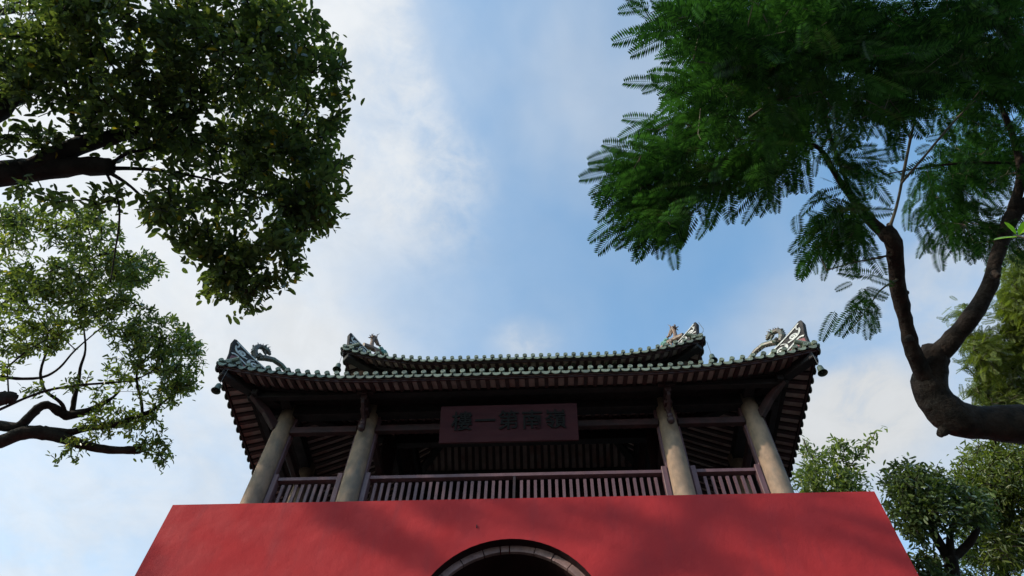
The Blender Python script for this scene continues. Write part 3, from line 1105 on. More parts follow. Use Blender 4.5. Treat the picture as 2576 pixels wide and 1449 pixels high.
# ------------------------------------------------------------------ plaque
pl = thing('name_plaque', (-.64, 7.42, 7.40 + Z), 'long dark maroon name board with five Chinese characters hung above the railing', 'plaque')
pa = Vector((-.635, 7.52, 7.42 + Z)); pb = Vector((-.635, 7.30, 7.98 + Z))
up_ = (pb - pa); ph = up_.length; up_.normalize()
nrm = Vector((1, 0, 0)).cross(up_).normalized()
if nrm.y > 0: nrm = -nrm
ctr = (pa + pb) / 2
MB().prism([(-1.045, -ph / 2), (1.045, -ph / 2), (1.045, ph / 2), (-1.045, ph / 2)], ctr, (1, 0, 0), up_, nrm * .05).build('board', M_plaque, pl, bevel=.006)
for k_, ch in enumerate('樓一第南嶺'):
    cu = bpy.data.curves.new('letter', 'FONT')
    cu.body = ch; cu.size = .33; cu.extrude = .006; cu.align_x = 'CENTER'; cu.align_y = 'CENTER'; cu.offset = .0035
    tmp = bpy.data.objects.new('letter_tmp', cu)
    COL.objects.link(tmp)
    bpy.context.view_layer.update()
    me = bpy.data.meshes.new_from_object(tmp)
    bpy.data.objects.remove(tmp)
    me.materials.clear(); me.materials.append(M_letter)
    Mx = Matrix(((1, up_.x, -nrm.x * -1, 0), (0, up_.y, nrm.y, 0), (0, up_.z, nrm.z, 0), (0, 0, 0, 1)))
    Mx = Matrix.Translation(ctr + nrm * .034 + Vector(((k_ - 2) * .355, 0, 0)) + up_ * .02) @ Mx
    link('letter', me, pl, Mx)


# ------------------------------------------------------------------ trees
def tmpl_leaf(ln, wd, fold=.18, droop=.12, blunt=.36):
    z = lambda t: -droop * ln * t * t
    v = [(0, 0, 0), (0, ln * .52, z(.52)), (0, ln, z(1))]
    for s_ in (-1, 1):
        v += [(s_ * wd * .36, ln * .20, fold * wd * .8), (s_ * wd * .5, ln * .54, fold * wd + z(.54)), (s_ * wd * blunt, ln * .84, fold * wd * .7 + z(.84))]
    f = [(0, 3, 4, 1), (1, 4, 5, 2), (0, 1, 7, 6), (1, 2, 8, 7)]
    return np.array(v), np.array(f)


def tmpl_feather(ln, wd, n=20, curve=.12):
    """one feather-shaped leaf: rachis and two rows of narrow leaflets"""
    vs = []; fs = []
    def mid(t):
        return np.array([curve * ln * (t * t) * .5, ln * t, -curve * ln * t * t])
    for i in range(n):
        t = .05 + .93 * i / (n - 1)
        c = mid(t)
        l = wd / 2 * (min(1, .55 + 2.2 * t) if t < .3 else (1 - max(0, (t - .72)) * 1.75))
        l *= rng.uniform(.93, 1.05)
        for s in (-1, 1):
            a = R(72 - 20 * t) + rng.uniform(-.04, .04)
            d = np.array([s * math.sin(a), math.cos(a), -.10 - .12 * rng.random()]); d /= np.linalg.norm(d)
            side = np.array([-s * math.cos(a), math.sin(a), 0]) * s
            hw = ln / n * .43
            b = len(vs)
            vs += [c - side * hw * .55, c + d * l * .5 - side * hw, c + d * l, c + d * l * .5 + side * hw]
            fs.append((b, b + 1, b + 2, b + 3))
    m_ = 5
    for i in range(m_):
        t0, t1 = i / m_, (i + 1) / m_
        b = len(vs); hw = ln * .008
        vs += [mid(t0) + (-hw, 0, 0), mid(t1) + (-hw * .7, 0, 0), mid(t1) + (hw * .7, 0, 0), mid(t0) + (hw, 0, 0)]
        fs.append((b, b + 1, b + 2, b + 3))
    return np.array(vs), np.array(fs)


def frames(dirs, ups):
    """rotation matrices with local Y along dirs, local Z near ups; columns X,Y,Z"""
    y = dirs / np.linalg.norm(dirs, axis=1, keepdims=True)
    x = np.cross(y, ups); x /= (np.linalg.norm(x, axis=1, keepdims=True) + 1e-9)
    z = np.cross(x, y)
    return np.stack([x, y, z], axis=2)


def bulk(name, tm, pos, rot, sc, matl, parent, **kw):
    v, f = tm
    n = len(pos)
    V = np.einsum('nij,kj->nki', rot, v) * sc[:, None, None] + pos[:, None, :]
    F = (f[None, :, :] + (np.arange(n) * len(v))[:, None, None]).reshape(-1, f.shape[1])
    V = V.reshape(-1, 3)
    me = bpy.data.meshes.new(name)
    me.vertices.add(len(V)); me.vertices.foreach_set('co', V.astype(np.float32).ravel())
    me.loops.add(F.size); me.loops.foreach_set('vertex_index', F.astype(np.int32).ravel())
    me.polygons.add(len(F))
    me.polygons.foreach_set('loop_start', np.arange(0, F.size, F.shape[1], dtype=np.int32))
    me.polygons.foreach_set('loop_total', np.full(len(F), F.shape[1], dtype=np.int32))
    me.update(calc_edges=True)
    me.materials.append(matl)
    return link(name, me, parent, **kw)


def singles(name, tm, pos, rot, sc, matl, parent):
    v, f = tm
    me = bpy.data.meshes.new(name)
    me.from_pydata([tuple(q) for q in v], [], [tuple(map(int, q)) for q in f]); me.materials.append(matl)
    for p, r_, s_ in zip(pos, rot, sc):
        M = Matrix([[r_[i][j] * s_ for j in range(3)] + [p[i]] for i in range(3)] + [[0, 0, 0, 1]])
        link(name, me, parent, M)


def sample_tips(ells, n, clump=1.3, cut=-.12, seed=0, minw=0):
    """tips of twigs through the crown's volume. ells: (px, py, rx, ry, weight, d0, d1)"""
    rg = np.random.default_rng(seed)
    ar = np.array([e[2] * e[3] * e[4] for e in ells]); ar = ar / ar.sum()
    out = []
    while len(out) < n:
        e = ells[rg.choice(len(ells), p=ar)]
        a = rg.uniform(0, 2 * math.pi); r = math.sqrt(rg.random())
        px = e[0] + e[2] * r * math.cos(a); py = e[1] + e[3] * r * math.sin(a)
        dc = (e[5] + e[6]) / 2; dh = (e[6] - e[5]) / 2 * math.sqrt(max(0, 1 - .7 * r * r))
        d = dc + rg.uniform(-1, 1) * dh
        p = at_dist(px, py, d)
        if e[2] * e[3] > 5000 and noise.noise(Vector(p) * clump) < cut and rg.random() < .8:
            continue
        out.append(p)
    return np.array(out)


def grow(limbs, tips, seed=0, bend=.12, step=.35):
    """connect every tip to the nearest wood; returns list of (points, radii) twigs and per-tip direction"""
    rg = np.random.default_rng(seed)
    pos = []; parent = []; fixed = []
    for pts in limbs:
        for i in range(len(pts)):
            if i and True:
                a, b = np.array(pts[i - 1]), np.array(pts[i])
                k_ = max(1, int(np.linalg.norm(b - a) / .25))
                for j in range(1, k_ + 1):
                    pos.append(a + (b - a) * j / k_); parent.append(-1); fixed.append(True)
            elif i == 0:
                pos.append(np.array(pts[0])); parent.append(-1); fixed.append(True)
    base = np.array(pos)
    dd = np.array([np.min(np.linalg.norm(base - t, axis=1)) for t in tips])
    order = np.argsort(dd)
    maxn = len(pos) + len(tips) * 8
    Pm = np.zeros((maxn, 3)); Pm[:len(pos)] = base; plen = np.zeros(maxn)
    cnt = len(pos)
    dirs = np.zeros((len(tips), 3))
    for ti in order:
        t = tips[ti]
        dist = np.linalg.norm(Pm[:cnt] - t, axis=1) + plen[:cnt] * .18
        p = int(np.argmin(dist))
        a = Pm[p].copy(); L = np.linalg.norm(t - a)
        k_ = int(min(6, max(1, round(L / step))))
        pr = p
        off = rg.normal(0, 1, 3) * L * bend
        for j in range(1, k_ + 1):
            q = j / k_
            x = a + (t - a) * q + off * math.sin(math.pi * q)
            if cnt >= maxn: break
            Pm[cnt] = x; parent.append(pr); fixed.append(False)
            plen[cnt] = plen[p] + L * q
            pr = cnt; cnt += 1
        dirs[ti] = t - Pm[parent[pr] if parent[pr] >= 0 else p]
    # pipe model radii
    w_ = np.zeros(cnt)
    child = [[] for _ in range(cnt)]
    for i in range(cnt):
        if parent[i] >= 0: child[parent[i]].append(i)
    for i in range(cnt - 1, -1, -1):
        if not child[i]: w_[i] = max(w_[i], 1)
        if parent[i] >= 0: w_[parent[i]] += w_[i]
    segs = []
    for i in range(cnt):
        if parent[i] >= 0:
            segs.append((Pm[parent[i]], Pm[i], w_[parent[i]] if not fixed[parent[i]] else w_[i], w_[i]))
    return segs, dirs


def twig_mesh(name, segs, r1, ex, matl, parent, maxr=.05, sides=4, **kw):
    """all the fine twigs of one crown, nobody could count them"""
    a = np.array([s[0] for s in segs]); b = np.array([s[1] for s in segs])
    ra = np.minimum(r1 * np.array([s[2] for s in segs]) ** ex, maxr); rb = np.minimum(r1 * np.array([s[3] for s in segs]) ** ex, maxr)
    d = b - a; d /= (np.linalg.norm(d, axis=1, keepdims=True) + 1e-9)
    ref = np.where(np.abs(d[:, 2:3]) > .9, np.array([[1., 0, 0]]), np.array([[0, 0, 1.]]))
    u = np.cross(d, ref); u /= np.linalg.norm(u, axis=1, keepdims=True); v = np.cross(d, u)
    V = []
    for P_, r_ in ((a, ra), (b, rb)):
        for k_ in range(sides):
            an = 2 * math.pi * k_ / sides
            V.append(P_ + (u * math.cos(an) + v * math.sin(an)) * r_[:, None])
    V = np.stack(V, axis=1).reshape(-1, 3)
    f = np.array([(k_, (k_ + 1) % sides, sides + (k_ + 1) % sides, sides + k_) for k_ in range(sides)])
    F = (f[None] + (np.arange(len(a)) * 2 * sides)[:, None, None]).reshape(-1, 4)
    me = bpy.data.meshes.new(name)
    me.vertices.add(len(V)); me.vertices.foreach_set('co', V.astype(np.float32).ravel())
    me.loops.add(F.size); me.loops.foreach_set('vertex_index', F.astype(np.int32).ravel())
    me.polygons.add(len(F))
    me.polygons.foreach_set('loop_start', np.arange(0, F.size, 4, dtype=np.int32))
    me.polygons.foreach_set('loop_total', np.full(len(F), 4, dtype=np.int32))
    me.update(calc_edges=True)
    me.materials.append(matl)
    return link(name, me, parent, **kw)


def smooth_path(pts, rad, k_=4):
    P_ = [Vector(p) for p in pts]
    out, ro = [], []
    for i in range(len(P_) - 1):
        p0 = P_[max(i - 1, 0)]; p1 = P_[i]; p2 = P_[i + 1]; p3 = P_[min(i + 2, len(P_) - 1)]
        for j in range(k_):
            t = j / k_
            out.append(.5 * ((2 * p1) + (p2 - p0) * t + (2 * p0 - 5 * p1 + 4 * p2 - p3) * t * t + (3 * p1 - p0 - 3 * p2 + p3) * t ** 3))
            ro.append(rad[i] * (1 - t) + rad[i + 1] * t)
    out.append(P_[-1]); ro.append(rad[-1])
    return out, ro


def limb(px, name, matl, parent, bump=.16, blunt=False, n=12, extra=None):
    """px: list of (px, py, distance, width in px); extra: world points (x,y,z,r) put before"""
    pts, rad = [], []
    for e in (extra or []):
        pts.append(np.array(e[:3])); rad.append(e[3])
    for a, b, d, w_ in px:
        pts.append(at_dist(a, b, d)); rad.append(w_ / 2 * d / 1745 * .90)
    P_, ro = smooth_path(pts, rad)
    if blunt:
        t = (P_[-1] - P_[-2]).normalized()
        P_ += [P_[-1] + t * ro[-1] * .35, P_[-1] + t * ro[-1] * .5]; ro += [ro[-1] * .85, ro[-1] * .45]
    mb = MB(); mb.tube(P_, ro, n, bump=bump)
    mb.build(name, matl, parent, smooth=True)
    return pts


def leaves_on(tips, dirs, per, spread, tm_len, rg, back=.3, sag=.0, flat=.6, ang=(35, 75), zf=1.0):
    """leaf positions, directions round each twig end"""
    n = len(tips)
    d = dirs / (np.linalg.norm(dirs, axis=1, keepdims=True) + 1e-9)
    ref = rg.normal(0, 1, (n, 3)); u = np.cross(d, ref); u /= np.linalg.norm(u, axis=1, keepdims=True); v = np.cross(d, u)
    pos, dr = [], []
    for k_ in range(per):
        az = k_ * 2.39996 + rg.uniform(-.4, .4, n)
        t = k_ / max(per - 1, 1)
        elev = np.radians(ang[1] - (ang[1] - ang[0]) * t + rg.uniform(-14, 14, n))
        radial = u * np.cos(az)[:, None] + v * np.sin(az)[:, None]
        dd = d * np.cos(elev)[:, None] + radial * np.sin(elev)[:, None]
        dd[:, 2] = dd[:, 2] * zf - sag
        p = tips - d * (back * (1 - t))[..., None] if np.ndim(t) else tips - d * back * (1 - t)
        p = p + rg.normal(0, spread, (n, 3))
        pos.append(p); dr.append(dd)
    pos = np.concatenate(pos); dr = np.concatenate(dr)
    ups = np.stack([rg.normal(0, flat, len(pos)), rg.normal(0, flat, len(pos)), np.ones(len(pos))], axis=1)
    return pos, frames(dr, ups)


def in_view(p, mx=30):
    c = (p - np.array([0, 0, CAMZ])) @ ROT
    x = 1288 + 1745 * c[:, 0] / -c[:, 2]; y = 724.5 - 1745 * c[:, 1] / -c[:, 2]
    return (c[:, 2] < 0) & (x > mx) & (x < 2576 - mx) & (y > mx) & (y < 1449 - mx)


def foliage(t, tips, dirs, per, tm, matl, nsing, sname, seed, spread=.03, back=.3, sag=0., flat=.6, ang=(35, 75), smin=.7, smax=1.15, zf=1.0):
    rg = np.random.default_rng(seed)
    pos, rot = leaves_on(tips, dirs, per, spread, 0, rg, back, sag, flat, ang, zf)
    sc = rg.uniform(smin, smax, len(pos))
    dist = np.linalg.norm(pos - np.array([0, 0, CAMZ]), axis=1)
    dist[~in_view(pos)] += 100
    o = np.argsort(dist / sc)
    near, far = o[:nsing], o[nsing:]
    singles(sname, tm, pos[near], rot[near], sc[near], matl, t)
    bulk('foliage', tm, pos[far], rot[far], sc[far], matl, t, kind='stuff')


# --- big broad-leaved tree, upper left
t1 = thing('broadleaf_tree', (-9.5, 2.4, 0), 'large dark tree whose dense crown fills the upper left, with elliptical leaves and cut limbs', 'tree')
limbs = []
limbs.append(limb([(-260, 470, 8.8, 90), (-120, 450, 8.6, 66), (0, 437, 8.5, 60), (120, 425, 8.4, 48), (205, 418, 8.3, 44), (276, 420, 8.2, 40)], 'trunk', M_bark, t1,
                  blunt=True, extra=[(-9.5, 2.4, -.1, .42), (-9.3, 2.5, 2.2, .34), (-8.4, 2.6, 4.6, .30)], n=14))
limbs.append(limb([(60, 428, 8.4, 40), (140, 392, 8.4, 44), (215, 360, 8.4, 42), (285, 345, 8.5, 34), (340, 332, 8.6, 24), (395, 300, 8.6, 14), (430, 240, 8.7, 10), (455, 180, 8.8, 6)], 'branch', M_bark, t1))
limbs.append(limb([(-60, 300, 8.6, 50), (0, 262, 8.6, 46), (45, 243, 8.6, 34), (90, 200, 8.7, 24), (130, 130, 8.8, 22), (150, 90, 8.9, 16), (150, 20, 9, 8)], 'branch', M_bark, t1,
                  extra=[(-8.4, 2.6, 4.6, .22), (-7.2, 2.5, 6.0, .19)]))
limbs.append(limb([(200, 360, 8.4, 16), (178, 270, 8.5, 9), (160, 180, 8.6, 8), (150, 90, 8.7, 5)], 'branch', M_bark, t1, n=8))
limbs.append(limb([(245, 350, 8.4, 12), (238, 290, 8.4, 9), (228, 240, 8.4, 8), (230, 120, 8.5, 6), (220, 30, 8.5, 4)], 'branch', M_bark, t1, n=8))
limbs.append(limb([(340, 332, 8.6, 12), (420, 345, 8.5, 9), (520, 355, 8.3, 7), (620, 370, 8.2, 5), (740, 380, 8.2, 3)], 'branch', M_bark, t1, n=8))
limbs.append(limb([(274, 424, 8.2, 12), (360, 425, 8.1, 9), (470, 440, 8.0, 7), (600, 470, 7.9, 5), (720, 510, 7.8, 3)], 'branch', M_bark, t1, n=8))
limbs.append(limb([(272, 432, 8.2, 10), (330, 470, 8.0, 7), (390, 530, 7.8, 6), (460, 600, 7.7, 5), (560, 690, 7.6, 3)], 'branch', M_bark, t1, n=8))
limbs.append(limb([(276, 418, 8.2, 12), (320, 385, 8.1, 9), (380, 370, 8.1, 7), (470, 300, 8.1, 5), (560, 220, 8.2, 4), (640, 120, 8.3, 3)], 'branch', M_bark, t1, n=8))
limbs.append(limb([(268, 436, 8.1, 7), (296, 500, 8.0, 5), (300, 560, 7.9, 5), (290, 630, 7.9, 4), (278, 710, 7.8, 3)], 'branch', M_bark, t1, n=6))
E1 = [(720, 240, 150, 250, 1.0, 7.6, 9.6), (560, 190, 230, 240, 1.1, 7.4, 9.8), (330, 130, 260, 190, 1.15, 7.6, 9.6), (100, 120, 150, 120, .9, 7.8, 9.6),
      (740, 430, 135, 140, 1.0, 7.4, 9.2), (800, 470, 75, 95, .8, 7.4, 8.6), (795, 545, 62, 34, 1.1, 7.4, 8.3), (725, 585, 50, 36, 1.0, 7.3, 8.2), (740, 670, 25, 30, .9, 7.3, 7.9), (600, 430, 190, 110, .75, 7.4, 9.0), (480, 560, 105, 75, .75, 7.2, 8.6), (590, 600, 120, 70, .85, 7.2, 8.4),
      (600, 680, 75, 65, .8, 7.2, 8.2), (560, 720, 50, 36, .8, 7.2, 8.0), (690, 615, 60, 35, .9, 7.2, 8.0), (735, 635, 25, 15, 1, 7.3, 7.8), (640, 755, 32, 28, 1, 7.2, 7.8), (690, 705, 40, 16, .9, 7.2, 7.8), (610, 780, 18, 14, 1, 7.2, 7.7),
      (120, 255, 150, 55, .6, 7.8, 9), (330, 285, 180, 60, .8, 7.8, 9.2), (60, 350, 110, 30, .7, 8, 9), (390, 370, 110, 40, .6, 7.8, 9.0),
      (66, 490, 44, 22, .5, 7.6, 8.2), (125, 508, 26, 16, .5, 7.6, 8), (248, 500, 22, 22, .7, 7.6, 8), (190, 495, 18, 12, .5, 7.6, 8), (345, 480, 60, 40, .3, 7.4, 8.4),
      (390, 510, 60, 60, .5, 7.3, 8.2), (840, 190, 35, 70, .6, 7.8, 8.8), (835, 330, 35, 60, .6, 7.8, 8.8), (770, 40, 30, 35, .25, 8, 8.5),
      (300, -200, 500, 190, .45, 7.5, 10.5), (-120, 60, 100, 260, .4, 8, 10)]
tips = sample_tips(E1, 2450, 2.4, .05, 11)
# unseen clumps added to the crown to throw long soft shadows on the wall
rgS = np.random.default_rng(3)
sh = []
for (xa, za, xb, zb, rad_, cnt_, kk) in ((-3.1, 5.95, -1.1, 4.75, .13, 60, 13.0), (-1.9, 6.05, -1.0, 5.55, .10, 20, 14.0), (-.9, 5.95, .2, 5.35, .11, 26, 13.5),
                                         (.4, 5.75, 1.8, 4.9, .12, 40, 14.5), (1.2, 6.1, 2.8, 5.15, .11, 38, 13.8), (1.3, 5.2, 2.2, 4.6, .10, 24, 14), (2.9, 5.9, 4.2, 4.7, .34, 110, 14.2), (-5.4, 5.4, -4.3, 4.2, .16, 24, 13)):
    for _ in range(cnt_):
        q = rgS.random()
        W_ = np.array([xa + (xb - xa) * q, 6.9, za + (zb - za) * q + CAMZ])
        sh.append(W_ + np.array(SUN) * (kk + rgS.normal(0, .5)) + rgS.normal(0, rad_, 3))
tips = np.concatenate([tips, np.array(sh)])
pc = np.array(sh).mean(axis=0)
limbs.append(limb([], 'branch', M_bark, t1, extra=[(-8.6, 2.55, 4.4, .24), (-9.6, 2.4, 7.5, .2), (pc[0], pc[1], pc[2] - 1.0, .14), (pc[0] + 1.6, pc[1], pc[2] + .6, .05)]))  # added bough out of view, carrying the clumps that shade the wall
segs, dirs = grow(limbs, tips, 1)
twig_mesh('twigs', segs, .0042, .42, M_bark, t1, kind='stuff')
LEAF1 = tmpl_leaf(.102, .042, .16, .14)
foliage(t1, tips, dirs, 11, LEAF1, M_leaf1, 300, 'leaf', 5, spread=.035, back=.26, sag=.15, flat=.55, smin=.55, smax=1.2)

# --- second tree, lower left, lighter small leaves and thick crooked limbs
t2 = thing('crooked_tree', (-15.4, 11.8, 0), 'lighter green tree at the lower left with thick crooked bare limbs', 'tree')
limbs = []
limbs.append(limb([(-220, 1180, 15.4, 44), (-100, 1135, 14.9, 34), (0, 1110, 14.6, 29), (60, 1090, 14.5, 29), (110, 1089, 14.4, 30), (150, 1099, 14.3, 27), (200, 1116, 14.2, 22), (260, 1130, 14.0, 19), (310, 1133, 13.9, 18), (352, 1130, 13.9, 22)], 'trunk', M_bark, t2,
                  blunt=True, extra=[(-15.4, 11.8, -.1, .42), (-15.0, 11.4, 3.6, .36), (-13.0, 10.6, 7.4, .29)], n=14, bump=.2))
limbs.append(limb([(-180, 1110, 15.1, 30), (-60, 1070, 14.9, 24), (0, 1072, 14.8, 22), (45, 1074, 14.6, 22), (76, 1046, 14.6, 22), (100, 1024, 14.6, 20), (126, 1020, 14.6, 18), (155, 1040, 14.6, 20), (175, 1044, 14.6, 23), (215, 1036, 14.5, 17), (245, 1022, 14.5, 13), (278, 1004, 14.4, 8), (300, 985, 14.4, 4)], 'branch', M_bark, t2, bump=.2))
limbs.append(limb([(165, 1038, 14.6, 9), (152, 1012, 14.5, 8), (117, 986, 14.5, 7), (105, 962, 14.5, 7), (103, 930, 14.5, 6), (120, 880, 14.6, 5), (150, 820, 14.6, 4)], 'branch', M_bark, t2, n=8))
limbs.append(limb([(182, 1036, 14.6, 14), (188, 1000, 14.6, 11), (198, 960, 14.6, 8), (202, 925, 14.6, 7), (215, 880, 14.6, 5), (210, 820, 14.6, 4)], 'branch', M_bark, t2, n=8))
limbs.append(limb([(-60, 1055, 13.9, 6), (0, 1030, 13.9, 6), (60, 1003, 13.9, 6), (120, 982, 13.9, 6), (190, 970, 13.9, 6), (260, 964, 13.9, 5), (330, 957, 13.9, 4), (380, 935, 13.9, 3), (430, 890, 13.9, 3)], 'branch', M_bark, t2, n=8))
limbs.append(limb([(110, 1082, 14.4, 20), (170, 1088, 14.3, 18), (225, 1076, 14.2, 15), (272, 1073, 14.0, 13), (310, 1060, 14.0, 14), (350, 1047, 13.9, 14), (390, 1028, 13.9, 8), (425, 1000, 13.9, 4)], 'branch', M_bark, t2, bump=.2))
limbs.append(limb([(358, 1042, 13.9, 8), (355, 1005, 13.9, 7), (345, 965, 13.9, 6), (350, 920, 13.9, 4), (400, 870, 13.9, 3)], 'branch', M_bark, t2, n=8))
limbs.append(limb([(-80, 1010, 13.7, 44), (0, 1003, 13.7, 34), (22, 1000, 13.7, 30), (34, 1004, 13.7, 26)], 'branch', M_bark, t2, blunt=True, bump=.25))
limbs.append(limb([(-80, 945, 14.6, 9), (0, 948, 14.6, 8), (55, 953, 14.6, 7), (110, 948, 14.6, 6), (150, 925, 14.6, 5), (190, 880, 14.6, 4), (260, 820, 14.6, 3)], 'branch', M_bark, t2, n=8))
limbs.append(limb([(-80, 820, 14.6, 10), (0, 770, 14.6, 8), (50, 738, 14.6, 7), (110, 716, 14.6, 5), (170, 690, 14.6, 4), (250, 640, 14.6, 3)], 'branch', M_bark, t2, n=8))
limbs.append(limb([(-80, 640, 14.6, 8), (0, 565, 14.6, 6), (60, 552, 14.6, 5), (130, 560, 14.6, 4), (230, 600, 14.6, 3)], 'branch', M_bark, t2, n=8))
limbs.append(limb([(345, 1130, 13.9, 3), (370, 1140, 13.9, 3), (400, 1142, 13.8, 2.5), (420, 1130, 13.8, 2)], 'branch', M_bark, t2, n=5))
E2 = [(60, 640, 110, 110, .85, 13.2, 15.6), (230, 600, 80, 60, .8, 13.4, 15.4), (200, 690, 170, 60, .9, 12.9, 15.6), (340, 675, 80, 42, 1, 13.2, 14.6), (100, 780, 150, 70, .7, 12.9, 15.6),
      (290, 790, 100, 50, .8, 13.2, 15.1), (400, 850, 85, 55, .95, 12.9, 14.9), (450, 900, 62, 72, .95, 12.9, 14.6), (340, 900, 80, 70, .45, 13.2, 14.9), (60, 850, 110, 45, .6, 13.2, 15.1),
      (240, 975, 90, 50, .32, 13.4, 14.9), (400, 990, 55, 40, .6, 13.2, 14.6), (290, 1050, 70, 28, .8, 13.7, 14.6), (230, 1085, 50, 24, .7, 13.4, 14.2), (365, 1085, 45, 40, .6, 13.4, 14.4), (170, 1135, 45, 34, .5, 13.4, 14.4),
      (412, 1135, 20, 22, .5, 13.4, 14.0), (410, 1165, 15, 14, .5, 13.4, 14.0), (60, 545, 90, 40, .6, 13.4, 15.2), (370, 1125, 25, 20, .6, 13.4, 14.2), (30, 910, 50, 30, .5, 13.4, 14.6), (75, 970, 30, 22, .3, 13.4, 14.6),
      (105, 1020, 14, 8, .3, 14.0, 14.6), (38, 1050, 12, 8, .3, 14.0, 14.6), (225, 740, 130, 30, .8, 13.2, 15.1), (470, 950, 40, 40, .8, 13.4, 14.6), (200, 545, 50, 25, .6, 13.4, 14.6), (230, 520, 30, 20, .4, 13.4, 14.6),
      (-120, 900, 100, 160, .4, 13.5, 16)]
tips = sample_tips(E2, 1500, 1.2, -.12, 21)
segs, dirs = grow(limbs, tips, 2)
twig_mesh('twigs', segs, .0055, .42, M_bark, t2, kind='stuff')
LEAF2 = tmpl_leaf(.108, .037, .14, .18)
foliage(t2, tips, dirs, 11, LEAF2, M_leaf2, 300, 'leaf', 6, spread=.035, back=.25, sag=.10, flat=.7, ang=(30, 80))

# --- feathery tree, right
t3 = thing('feathery_tree', (7.6, 3.6, 0), 'forked tree reaching in from the right with fine feathery dark green leaves', 'tree')
limbs = []
limbs.append(limb([(2900, 1120, 7.2, 96), (2700, 1080, 6.8, 90), (2576, 1068, 6.6, 88), (2460, 1062, 6.4, 80), (2398, 1048, 6.3, 84), (2352, 1003, 6.3, 78), (2338, 962, 6.3, 78), (2348, 915, 6.3, 66), (2350, 880, 6.3, 60)], 'trunk', M_bark2, t3,
                  extra=[(7.6, 3.6, -.1, .30), (7.3, 3.7, 2.4, .25), (6.2, 4.2, 5.2, .20)], n=18, bump=.10, blunt=True))
for (a, b, c, d, w0, w1) in ((2362, 1018, 2336, 1026, 34, 20), (2378, 1080, 2366, 1092, 30, 18), (2268, 745, 2282, 735, 20, 12), (2290, 850, 2278, 856, 20, 12), (2500, 690, 2512, 694, 22, 12), (2232, 585, 2238, 566, 20, 14)):
    limb([(a, b, 6.25 if b > 900 else 5.95, w0), (c, d, 6.2 if b > 900 else 5.9, w1)], 'knot', M_bark2, t3, n=10, blunt=True, bump=.3)
limbs.append(limb([(2345, 975, 6.3, 48), (2318, 930, 6.2, 40), (2292, 870, 6.1, 36), (2277, 800, 6.0, 33), (2262, 740, 5.9, 37), (2254, 680, 5.8, 37), (2248, 610, 5.7, 42), (2228, 585, 5.7, 44)], 'branch', M_bark2, t3, blunt=True, n=14, bump=.16))
limbs.append(limb([(2235, 592, 5.7, 34), (2200, 566, 5.7, 28), (2150, 508, 5.6, 19), (2108, 448, 5.5, 15), (2062, 375, 5.4, 12), (2010, 357, 5.3, 8), (1950, 330, 5.2, 6), (1880, 300, 5.0, 5), (1790, 290, 4.8, 4)], 'branch', M_bark2, t3, n=10))
limbs.append(limb([(2150, 508, 5.6, 11), (2108, 400, 5.6, 9), (2085, 330, 5.6, 11), (2070, 250, 5.7, 7), (2040, 150, 5.8, 5), (1960, 60, 5.8, 4)], 'branch', M_bark2, t3, n=8))
limbs.append(limb([(1995, 357, 5.3, 6), (1890, 400, 5.0, 5), (1780, 440, 4.8, 4), (1660, 470, 4.7, 3)], 'branch', M_bark2, t3, n=8))
limbs.append(limb([(2235, 580, 5.7, 10), (2255, 520, 5.9, 7), (2272, 440, 6.1, 7), (2290, 350, 6.3, 7), (2302, 290, 6.4, 6), (2300, 220, 6.5, 5), (2330, 130, 6.6, 4)], 'branch', M_twig, t3, n=8))
limbs.append(limb([(2268, 460, 6.0, 6), (2320, 400, 6.2, 6), (2370, 340, 6.4, 5), (2415, 290, 6.6, 5), (2470, 240, 6.8, 4)], 'branch', M_twig, t3, n=8))
limbs.append(limb([(2352, 900, 6.3, 52), (2400, 850, 6.3, 42), (2448, 792, 6.3, 38), (2486, 725, 6.4, 35), (2503, 665, 6.4, 29), (2522, 605, 6.5, 28), (2548, 540, 6.6, 34), (2600, 500, 6.7, 30), (2700, 430, 6.9, 28)], 'branch', M_bark2, t3, n=14, bump=.16))
limbs.append(limb([(2548, 530, 6.6, 26), (2568, 450, 6.7, 20), (2562, 390, 6.8, 17), (2540, 320, 6.9, 12), (2500, 230, 7, 8), (2440, 120, 7.1, 5)], 'branch', M_bark2, t3, n=10))
limbs.append(limb([(2250, 640, 5.7, 7), (2200, 650, 5.6, 5), (2150, 660, 5.5, 4), (2080, 680, 5.4, 3)], 'branch', M_twig, t3, n=6))
limbs.append(limb([(2262, 700, 5.8, 6), (2215, 730, 5.6, 4), (2180, 780, 5.5, 3), (2140, 830, 5.4, 2.5)], 'branch', M_twig, t3, n=6))
limbs.append(limb([(2560, 410, 6.8, 8), (2440, 410, 6.6, 6), (2330, 420, 6.4, 5), (2220, 440, 6.3, 3)], 'branch', M_bark2, t3, n=6))
